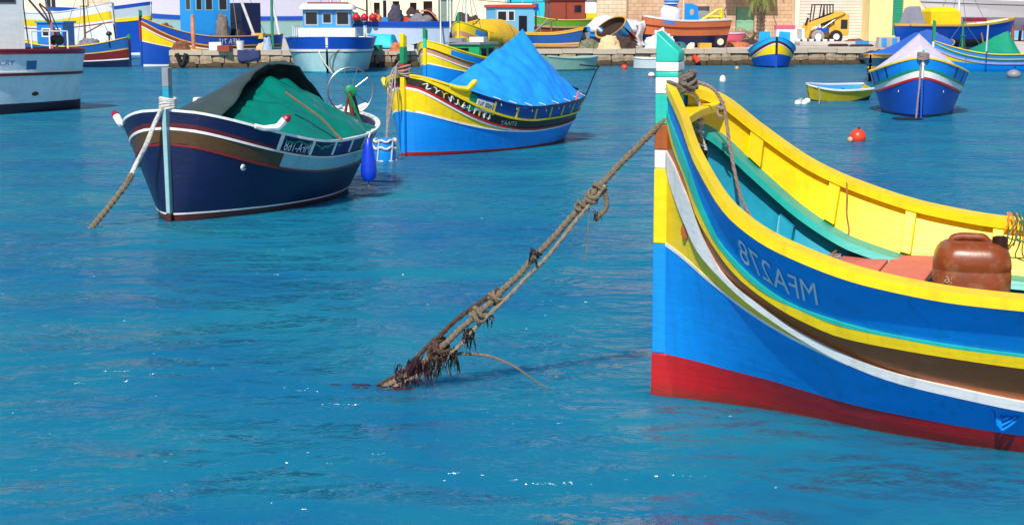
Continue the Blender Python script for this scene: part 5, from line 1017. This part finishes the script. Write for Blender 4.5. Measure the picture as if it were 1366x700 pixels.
heap('canvas_sack', 'pale pink canvas cover heaped on the orange boat', 'canvas', on_o(893, 1.15), .62, 1.0, T_PNK, 91, rough=.2)
bd_ = empty('board', on_o(921, 1.15, -.2), 0, 'blue board with a round emblem leaning in the orange boat', 'board'); MB().prism([(-.36, 0), (.42, 0), (.30, .85), (.0, .95), (-.36, .95)], .05, XZ).build('panel', BLU, bd_, 0); MB().lathe([(.0, .012), (.13, .01), (.14, 0)], 18, (.02, -.052, .5), Matrix.Rotation(R(90), 4, 'X') @ Matrix.Diagonal((.8, 1.2, 1, 1))).build('emblem', TAN, bd_)
yf = empty('frame', on_o(946, 1.05), R(0), 'bright yellow tubular frame on the stern of the orange boat', 'frame')
for a_, b_ in (((-.6, 0, .05), (.45, 0, .75)), ((.45, 0, .75), (.62, 0, .75)), ((.62, 0, .75), (.62, 0, .1)), ((-.6, 0, .05), (.62, 0, .1)), ((-.6, .5, .05), (.45, .5, .75)), ((.45, 0, .75), (.45, .5, .75)), ((.62, .5, .75), (.62, .5, .1)), ((-.1, 0, .38), (.62, 0, .38))): MB().tube([a_, b_], .055, 8).build('tube', YEL, yf)
tub = empty('tub', on_o(895, 2.0, .0), 0, 'blue rimmed white tub balanced on the pale pink cover', 'tub'); MB().lathe([(.3, 0), (.38, .2), (.42, .2), (.42, .27), (.36, .27), (.3, .05), (0, .05)], 20).build('bowl', BLU, tub); MB().lathe([(.36, .10), (.41, .10), (.40, .14), (.36, .14)], 20).build('rim', WHT, tub)
MB().tube([(0, 0, .9), (0, 0, 3.4)], .04, 6).build('mast', CRM, tb_).location = (toh.L * .49, 0, 0)
sh2 = MB(); sh2.grid(lambda i, j: XY(848 + 11 * i + 2 * math.sin(j * 7), 79.0 - .2 * math.sin(i * 5) + .2 * j, 2.25 - 1.35 * j - .3 * (1 - i) * (1 - j) + .04 * math.sin(j * 9 + i * 4)), 8, 14); o = sh2.build('sheet', WHT, None, 60); o.modifiers.new('s', 'SOLIDIFY').thickness = .02; tag(o, 'white sheet hanging from the bow of the orange boat', 'cloth')
for k, (px_, b_, r_, hh) in enumerate(((868, .9, .42, .60), (879, .8, .40, .95), (888, .7, .36, .70))): heap('sack', ('low', 'tall', 'middling')[k] + ' white plastic sack on the quay in front of the orange boat', 'sack', on_q(px_, b_), r_, hh, M('white_sack', (226, 226, 232), .7, .1, 6, .4, dirt=(120, 150, 200), dirt_amt=.25), 100 + k)
heap('sack', 'cream lump of stone on the quay edge under the orange boat', 'stone', on_q(919, .8), .22, .30, CRM, 110); tag(MB().tube([on_q(923, -.32, -.30), on_q(929, -.38, -.62)], [.12, .15], 10).build('fender', ORB, None), 'orange fender hanging on the quay wall', 'fender')
# pink boat, rubble and palm by the green door
pk, pkh = luzzu('dinghy', 'pink dinghy lying on the quay beside the green door', XY(958, 92, 0), XY(990, 92, 0), .9, .55, .45, .5, [('hull_side', paint('hot_pink', (224, 92, 120)), None, .8, 0), ('rim_band', T_PNK, .8, 1.0, .02)], PNK, PNK, PNK, None, z=DZ + .22, hullkw=dict(T=.2))
random.seed(5)
for k in range(16):
    o = bpy.data.objects.new('stone', rub[k % 4]); COL.objects.link(o); o.location = XY(985 + random.uniform(0, 22), 99 + random.uniform(-1, 1.5), DZ + .12 + random.uniform(0, .5) * (k > 7)); o.scale = [random.uniform(.25, .5)] * 3; o.rotation_euler = (random.random(), random.random(), random.random()); tag(o, 'loose pale stone in the rubble heap under the green door', 'stone', 'stones of the rubble heap by the green door')
pm_ = empty('palm_tree', XY(1014, 97.5, DZ), 0, 'shaggy palm tree growing in front of the green door', 'palm tree')
prof = []
for i in range(34): prof.append((.24 + .05 * (i % 2) + .06 * math.exp(-i * .3) + .10 * max(0, i - 22) / 8, i * .12))
MB().lathe(prof, 12).build('trunk', M('palm_trunk', (120, 98, 84), .95, .4, 6, 1.0, 14), pm_, 0)
random.seed(11); mb = MB()
for k in range(46):
    a = random.uniform(0, 6.28); el = random.uniform(-.9, 1.2); ln = random.uniform(1.2, 2.0); q = []
    for i in range(8):
        t = i / 7; q.append(Vector((math.cos(a) * ln * t * math.cos(el) , math.sin(a) * ln * t * math.cos(el), 3.95 + ln * t * math.sin(el) - 1.0 * t * t)))
    for i in range(7):
        d = (q[i + 1] - q[i]); sv = d.cross(Vector((0, 0, 1))); sv = sv.normalized() if sv.length > .01 else Vector((1, 0, 0))
        for s_ in (-1, 1):
            for j in range(3):
                b = q[i] + d * j / 3; tip = b + sv * s_ * .32 * (1 - (i / 8) ** 2) + d * .9 + Vector((0, 0, -.10)); mb.add([b, b + d * .22, tip], [(0, 1, 2)])
mb.build('crown', M('palm_leaf', (120, 132, 52), .6, .4, 3, .1), pm_, 0)
mb = MB()
for k in range(30):
    a = random.uniform(0, 6.28); z = random.uniform(1.8, 3.4); mb.add([Vector((math.cos(a) * .26, math.sin(a) * .26, z)), Vector((math.cos(a + .3) * .28, math.sin(a + .3) * .28, z)), Vector((math.cos(a) * .45, math.sin(a) * .45, z - random.uniform(.5, 1.0)))], [(0, 1, 2)])
mb.build('dead_fronds', M('dead_palm_leaf', (110, 90, 78), .9, .4, 3, .1), pm_, 0)
# small painted boat moored bow on to the quay wall
vb, vh = luzzu('fishing_boat', 'small blue boat with yellow bow and maroon strake moored bow on at the quay wall', U(1035, 90.5), U(1035, 90.5) + Vector((.02, 1, 0)) * 3.1, 2.25, 1.42, .75, .85, [('bottom_paint', NAV, None, .06, 0), ('hull_side', RBL, .06, (.46, .5, .5), 0), ('bow_panel', YEL, (.46, .5, .5), (.80, .56, .56), 0), ('white_line', WHT, (.79, .55, .55), (.82, .60, .60), .02), ('maroon_strake', MAR, (.82, .60, .60), (.90, .74, .74), .02), ('bulwark', paint('bright_cyan_paint', (30, 170, 226)), (.90, .74, .74), 1.0, 0)], LBL, LBL, LBL, ([RBL, BLK], .05, .1, [.6]), hullkw=dict(shp=1.3))
for s_ in (-1, 1): MB().prism([(.0, 0), (.62, .0), (.62, .62), (.12, .66)], .04, Matrix.Translation((.55, s_ * .12 + .02, 1.05)) @ Matrix.Rotation(R(90 * s_), 4, 'Z') @ XZ).build('bow_board', paint('bright_cyan_paint', (0, 0, 0)), vb, 0)
pc_ = empty('crate', XY(1046, 79.2, DZ), 0, 'pink topped crate standing on the quay behind the small blue boat', 'crate'); MB().box((0, 0, .5), (.95, .6, 1.0)).build('box', T_PNK, pc_, 0); MB().box((0, 0, 1.08), (1.0, .66, .18)).build('lid', paint('hot_pink', (0, 0, 0)), pc_, 0)
tag(MB().lathe([(0, -.1), (.10, -.08), (.14, .02), (.1, .12), (0, .15)], 12, on_q(1005, -.38, -.55)).build('float', ORB, None, 70), 'faded orange float against the quay wall beside the small blue boat', 'float')
# skid loader
ld = empty('skid_loader', XY(1097, 93, DZ), 0, 'yellow skid loader with black cab frame parked before the roller shutter', 'loader')
LY = paint('loader_yellow', (230, 176, 60)); LD = paint('loader_dark', (40, 36, 44))
MB().prism([(-.75, .35), (.95, .35), (1.15, .55), (1.15, 1.0), (.55, 1.15), (-.75, .75)], 1.0, Matrix.Translation((0, .5, 0)) @ XZ).build('chassis', LY, ld, 30)
hd_ = MB().prism([(.55, .5), (1.40, .45), (1.45, .6), (1.45, 1.75), (1.25, 1.80), (.60, 1.75)], 1.3, Matrix.Translation((0, .65, 0)) @ XZ).build('engine_cover', LY, ld, 30, bevel=.04); MB().box((1.46, 0, 1.15), (.04, .8, .55)).build('grille', LD, hd_, 0); MB().box((1.15, -.66, 1.15), (.4, .03, .55)).build('grille', LD, hd_, 0)
for s_ in (-1, 1):
    am = MB().prism([(-1.25, .35), (-1.05, .30), (-.85, .95), (1.0, 1.70), (1.2, 1.85), (.9, 1.95), (-1.05, 1.22)], .14, Matrix.Translation((0, s_ * .72 + .07, 0)) @ XZ).build('lift_arm', LY, ld, 30, bevel=.015); MB().tube([(-.3, s_ * .66, .8), (.7, s_ * .66, 1.5)], .05, 8).build('ram', GALV, am)
    for x in (-.45, .65):
        wl_ = MB().lathe([(.2, -.14), (.36, -.13), (.40, -.08), (.40, .08), (.36, .13), (.2, .14)], 20, (x, s_ * .78, .40), Matrix.Rotation(R(90), 4, 'X')).build('tyre', RUB if x > 0 else M('pale_tyre', (150, 146, 142), .9, .2), ld); MB().lathe([(0, -.15), (.19, -.14), (.19, .14), (0, .15)], 14, (x, s_ * .78, .40), Matrix.Rotation(R(90), 4, 'X')).build('rim', WHT, wl_)
    for pts in (((-.75, 1.1), (-.62, 2.3)), ((.50, 1.6), (.48, 2.3)), ((-.2, 1.1), (-.05, 2.3)), ((.15, 1.3), (.12, 2.3))): MB().tube([(pts[0][0], s_ * .45, pts[0][1]), (pts[1][0], s_ * .45, pts[1][1])], .04, 6).build('cab_post', LD, ld)
MB().box((-.07, 0, 2.32), (1.2, 1.0, .07)).build('cab_roof', LD, ld, 0); MB().box((.15, 0, 1.35), (.5, .5, .6)).build('seat', LD, ld, 0)
bk_ = MB().prism([(-1.25, .08), (-1.95, .06), (-1.9, .12), (-1.40, .25), (-1.45, .85), (-1.28, .9)], 1.6, Matrix.Translation((0, .8, 0)) @ XZ).build('bucket', WHT, ld, 0)
MB().box((-.15, -.74, .78), (.75, .04, .28)).build('side_panel', RBL, ld, 0); MB().box((-1.15, -.8, 1.3), (.12, .12, .5), ry=.3).build('hydraulic_unit', LD, ld, 0); MB().lathe([(.09, -.03), (.11, 0), (.09, .03)], 10, (-.98, -.5, 1.75)).build('mirror', LD, ld)
for k in range(6):
    e = empty('barrier_block', XY(1065 + 9.0 * k, 89, DZ), 0, 'white concrete block with a dark end in the row before the loader', 'block', 'white blocks before the loader'); MB().box((-.05, 0, .15), (.26, .3, .30)).build('body', WHT, e, 0, bevel=.02); MB().box((.13, 0, .15), (.10, .28, .28)).build('dark_end', NAV if k % 2 else BLK, e, 0)
for k, (a_, b_) in enumerate(((1100, 1128), (1128, 1160))): tag(MB().tube(wob([on_q(a_ + (b_ - a_) * i / 12, 5.5 - .8 * k, .05) for i in range(13)], .04, 1, k), [.03] + [.09] * 11 + [.03], 7).build('net_roll', net_m, None), ('long thin' if k else 'short thin') + ' dark roll of net lying on the bare quay', 'net')
tag(MB().box(XY(1120, 86.5, DZ + .1), (5.0, 2.4, .2)).build('slab', PAVE, None, 0, bevel=.03), 'low pale concrete slab on the quay before the roller shutter', 'slab')
heap('net_bundle', 'dark wet net heap at the end of the quay by the blue cover', 'net', on_q(1160, .0, -.55), .9, .55, M('wet_net', (44, 50, 56), .9, .5, 6, 1, 20), 120)
brr = empty('barrier', XY(1182, 80, DZ), R(6), 'grey concrete barrier with two blue painted patches', 'barrier'); MB().prism([(-.6, 0), (.6, 0), (.55, .55), (-.55, .55)], .5, XZ).build('body', M('grey_concrete', (176, 168, 160), .9, .15, 3, .4), brr, 0, bevel=.02)
for x in (-.3, .28): MB().box((x, -.51, .28), (.28, .02, .42)).build('blue_patch', LBL, brr, 0)
# blue boat ashore, white yacht, green covered boat
zb_, zh = luzzu('fishing_boat', 'big royal blue boat with yellow cabin standing ashore', XY(1342, 82, 0), XY(1196, 80.5, 0), 2.1, 1.36, .98, 1.0, [('bottom_paint', M('brown_black_paint', (50, 38, 34), .7, .2), None, .22, 0), ('hull_side', RBL, .22, .92, 0), ('top_strake', OYL, .92, 1.0, .03)], OYL, WHT, GRY, None, z=1.0, hullkw=dict(T=.2, wl=.55, rake_b=.5, rake_s=.2)); cradle(zb_, zh, .3, .7, DZ - 1.0)
wh(zb_, 'cabin', (zh.L * .62, 0, 1.25), (1.75, 1.3, .85), YEL); rings = [[Vector((zh.L * .62 + x * s, y * s, z)) for x, y in rr_outline(.8, .62, .2)] for z, s in ((1.66, 1.05), (1.74, 1.0), (1.88, .7), (1.92, .4))]; loft(rings).build('cabin_top', YEL, zb_, 50)
MB().prism([(-.45, 0), (.5, 0), (.2, .9), (-.05, 1.0)], 1.2, Matrix.Translation((zh.L * .86, .6, .95)) @ XZ).build('grey_hood', T_GREY if 0 else tarp('grey_hood_cloth', (150, 146, 156)), zb_, 30); MB().box((zh.L * .30, 0, 1.25), (.9, .9, .2)).build('red_hatch', CRI, zb_, 0)
for px_ in (1272, 1312): MB().tube([XY(px_, 78.8, DZ), XY(px_, 78.9, 2.1)], .04, 6).build('post', WHT, zb_).matrix_parent_inverse = Matrix.Translation((0, 0, 0))
yt, yh = luzzu('motor_yacht', 'white motor yacht on stands before the sky blue building', XY(1250, 98, 0), XY(1520, 102, 0), 4.2, 1.75, 1.45, 1.5, [('bottom_paint', LILAC, None, .30, 0), ('hull_side', M('gloss_white', (236, 236, 240), .2, .03), .30, .80, 0), ('dark_line', BLK, .80, .83, .02), ('upper_side', M('gloss_white', (0, 0, 0)), .83, 1.0, 0)], WHT, WHT, WHT, None, z=1.9, hullkw=dict(rake_b=1.6, wl=.5, T=.4, pb=3), cat='yacht')
wh(yt, 'superstructure', (yh.L * .55, 0, 2.3), (7, 2.8, 1.6), WHT, .15, WHT, [('n', -2 + 1.3 * k, 2.5, 1.0, .5) for k in range(4)]); MB().box((yh.L * .42, -1.7, 1.75), (1.4, .1, .3)).build('orange_dodger', OYL, yt, 0)
for x in (.32, .38, .44, .6):
    for s_ in (-1, 1): MB().tube([(yh.L * x, s_ * 1.0, DZ - 1.9), (yh.L * x, s_ * .9, .0)], .10, 6).build('stand', RBR, yt)
rl, rlh = luzzu('fishing_boat', 'blue boat with yellow rail under a green tarpaulin beside the pink covered boat', U(1244, 94.5), XY(1420, 68.0), 2.2, 1.32, .74, .9, [('hull_side', BLU, None, (.44, .42, .42), 0), ('bow_panel', YEL, (.44, .42, .42), (.74, .46, .46), 0, 0, .4), ('violet_strake', VIO, (.72, .42, .42), (.80, .52, .52), .02), ('blue_plank', LBL, (.80, .52, .52), (.90, .66, .66), 0), ('green_strake', GRN, (.90, .66, .66), (.93, .71, .71), .02), ('yellow_strake', YEL, (.93, .71, .71), (.95, .75, .75), .025), ('bulwark', LBL, (.95, .75, .75), 1.0, 0)], YEL, YEL, LBL, ([BLU, YEL, WHT, GRN], .95, .13, [.55, 1.0, 1.3]))
cover(rlh, 'tarpaulin', tarp('sea_green_tarpaulin', (16, 140, 104)), rl, .26, .62, lambda i: itp(i, [0, .3, .75, .85, 1], [.92, 1.25, 1.72, 1.78, 1.2]), k=1.0, wr=.02, seed=131, skirt=.0, over=-.05)
tag(MB().tube([XY(1316, 66.4, .9), XY(1317, 66.4, 2.05)], .035, 6).build('pole', ROPEW, None), 'slim white pole standing beside the green tarpaulin', 'pole'); tag(MB().tube([XY(1220, 75, 1.5 - .9), XY(1220, 75, 2.0)], .05, 6).build('pole', GRN, None), 'short green pole behind the deep blue cover', 'pole') if 0 else None
# clutter: standing poles by the cream building
for px_, d_, nm in ((588, 83, 'slim white mast pole beside the salmon cloth'), (601, 75.5, 'slim white mast pole behind the yellow bowed boat')): tag(MB().tube([XY(px_, d_, -.3), XY(px_, d_, 4.5)], [.05, .035], 8).build('mast_pole', WHT, None), nm, 'pole')

# ================================================================== RIGGING AND LOOSE GEAR ALONG THE TOP OF THE HARBOUR
def wire(root, a, b, r=.014, mat=None, name='stay', sag=0.):
    a, b = Vector(a), Vector(b); MB().tube([a.lerp(b, i / 8) - Vector((0, 0, sag * math.sin(math.pi * i / 8))) for i in range(9)], r, 5).build(name, mat or GALV, root)
def rig(root, x, y, z0, z1, L, mat=None, boom=None):
    MB().tube([(x, y, z0), (x, y, z1)], [.06, .04], 8).build('mast', mat or WHT, root)
    wire(root, (x, y, z1), (max(.2, x - L * .35), 0, z0 + .1)); wire(root, (x, y, z1), (x + L * .3, 0, z0 + .1)); wire(root, (x, y, z1 * .92), (x, -.9, z0)); wire(root, (x, y, z1 * .92), (x, .9, z0))
    MB().tube([(x, y - .5, z0 + (z1 - z0) * .62), (x, y + .5, z0 + (z1 - z0) * .62)], .025, 6).build('crosstree', mat or WHT, root)
    if boom: MB().tube([(x, y, z0 + .8), (x + boom, y, z0 + 1.3)], .035, 6).build('boom', WOOD, root)
for o_, x_, z0_, z1_, L_, m_, bm_ in ((jb, jh.L * .63, 1.2, 6.0, 7, WHT, 1.6), (kb, 3.3, 1.3, 5.2, 6, WHT, None), (sb, sh_.L * .40, .8, 4.2, 4.5, WOOD, -1.0), (ob, oh.L * .66, 1.0, 4.8, 5, GRY, 1.3), (pb_, ph.L * .30, .6, 3.6, 4, WOOD, None), (zb_, zh.L * .45, .8, 3.8, 5, WHT, None), (rl, rlh.L * .22, .5, 2.2, 4, GRN, None), (wb, wbh.L * .70, 1.9, 5.6, 6, BLK, 1.4), (b4, h4.L * .12, 1.4, 4.6, 4, WHT, None)):
    rig(o_, x_, 0, z0_, z1_, L_, m_, bm_)
wire(kb, (1.1, -.9, 3.0), (1.1, .9, 3.0), .03, CRI, 'handrail'); wire(kb, (1.1, -.9, 2.95), (1.1, -.9, 3.25), .02, WHT, 'rail_post'); wire(kb, (1.1, .9, 2.95), (1.1, .9, 3.25), .02, WHT, 'rail_post'); wire(kb, (1.1, -.9, 3.25), (1.1, .9, 3.25), .02, WHT, 'handrail')
for y_ in (-1.55, 1.55):
    for x_ in (1.2, 2.2, 3.2, 4.2): wire(kb, (x_, y_, 1.45), (x_, y_, 2.0), .02, WHT, 'rail_post')
    wire(kb, (1.2, y_, 2.0), (4.2, y_, 2.0), .02, WHT, 'handrail')
for x_ in (.8, 1.3, 1.8): wire(tb, (x_, 1.05, 1.5), (x_, 1.05, 2.05), .025, WHT, 'rail_post')
wire(tb, (.8, 1.05, 2.05), (1.8, 1.05, 2.05), .02, WHT, 'handrail'); wire(tb, (1.6, .0, 4.6), (.3, 0, 1.6), .018); wire(tb, (1.6, .0, 4.4), (1.9, 1.1, 1.7), .018)
random.seed(77); cc = [WHT, CRI, LBL, GRN, OYL, ORB, GRY, RBR]; cn_ = ['white', 'crimson', 'light blue', 'green', 'ochre', 'orange', 'grey', 'red brown']
def fish_crate(p, k, rz, label, w_=.62, d_=.42, h_=.28):
    e = empty('fish_crate', p, rz, label, 'crate'); m = cc[k % 8]
    MB().box((0, 0, .02), (w_, d_, .04)).build('base', m, e, 0)
    for sx in (-1, 1): MB().box((sx * (w_ / 2 - .015), 0, h_ / 2 + .02), (.03, d_, h_ - .04)).build('side', m, e, 0); MB().box((0, sx * (d_ / 2 - .015), h_ / 2 + .02), (w_ - .06, .03, h_ - .04)).build('side', m, e, 0)
def deck_at(px, d, z): return XY(px, d, z)
for k, (px_, d_, z_, where) in enumerate(((274, 76.0, 1.28, 'behind the wheelhouse of the big blue boat'), (345, 77.4, 1.30, 'at the stern of the big blue boat'), (300, 72.0, DZ - .02, 'on the jetty by the white fish crate'), (516, 84.3, 2.1, 'on the long pale boat by the slate net'), (541, 84.4, 2.1, 'on the long pale boat by the grey net'), (745, 79.5, DZ, 'on the quay behind the blue rowing boat'), (760, 80.2, DZ, 'on the quay under the green and yellow boat'), (796, 79.4, DZ, 'behind the beige sacks'), (898, 77.2, DZ, 'under the bow of the orange boat'), (940, 77.6, DZ, 'beside the trailer wheel of the orange boat'), (974, 84, DZ, 'on the quay before the pink dinghy'), (1150, 84.5, DZ, 'on the bare quay by the barrier'), (1230, 83.0, DZ, 'under the big royal blue boat'), (542, 73.2, DZ - .02, 'on the end of the jetty'), (500, 72.9, DZ - .02, 'on the jetty by the cabin boat'))):
    fish_crate(deck_at(px_, d_, z_), k * 3 + 1, random.uniform(-.5, .5), cn_[(k * 3 + 1) % 8] + ' fish crate ' + where)
NM = [net_m, net_b, net_g, M('teal_net', (40, 110, 110), .95, .5, 7, 1, 20), M('orange_net', (190, 110, 70), .95, .5, 7, 1, 20)]; nn_ = ['dark', 'brown', 'grey', 'teal', 'orange']
for k, (px_, d_, z_, r_, h_, where) in enumerate(((318, 77.4, 1.28, .5, .5, 'on the deck of the big blue boat'), (222, 75.6, 1.55, .4, .5, 'in the bow of the big blue boat'), (120, 73.6, .85, .6, .45, 'on the striped boat by its cabin'), (470, 84.2, 2.02, .6, .6, 'among the red floats'), (502, 84.2, 2.02, .4, .5, 'by the last red float'), (552, 84.4, 2.02, .5, .8, 'beside the salmon cloth'), (752, 82, DZ, .8, .7, 'under the cabin of the green and yellow boat'), (772, 81, DZ, .5, .6, 'beside the greasy engine'), (905, 78.4, DZ, .5, .3, 'beneath the orange boat'), (985, 82, DZ, .7, .25, 'on the bare quay before the rubble'), (1000, 88, DZ, .6, .3, 'on the quay by the palm'), (1140, 90, DZ, .7, .3, 'behind the concrete slab'), (1205, 84, DZ, .7, .6, 'by the stern of the big royal blue boat'), (1300, 85, DZ, .8, .5, 'under the white motor yacht'), (530, 72.8, DZ - .02, .4, .35, 'on the jetty before the cyan cover'))):
    heap('net_bundle', nn_[k % 5] + ' net heap ' + where, 'net', deck_at(px_, d_, z_), r_, h_, NM[k % 5], 200 + k)
for k, (p0, p1, lb) in enumerate(((XY(560, 90, 4.1), XY(760, 92, 3.7), 'overhead wire slung before the cream building'), (XY(590, 91, 3.7), XY(745, 93, 3.35), 'lower overhead wire slung before the turquoise shed'))):
    tag(MB().tube([p0.lerp(p1, i / 20) - Vector((0, 0, .25 * math.sin(math.pi * i / 20))) for i in range(21)], .02, 5).build('wire', BLK, None), lb, 'wire')
for px_, d_ in ((560, 90), (760, 92), (590, 91), (745, 93)): pass
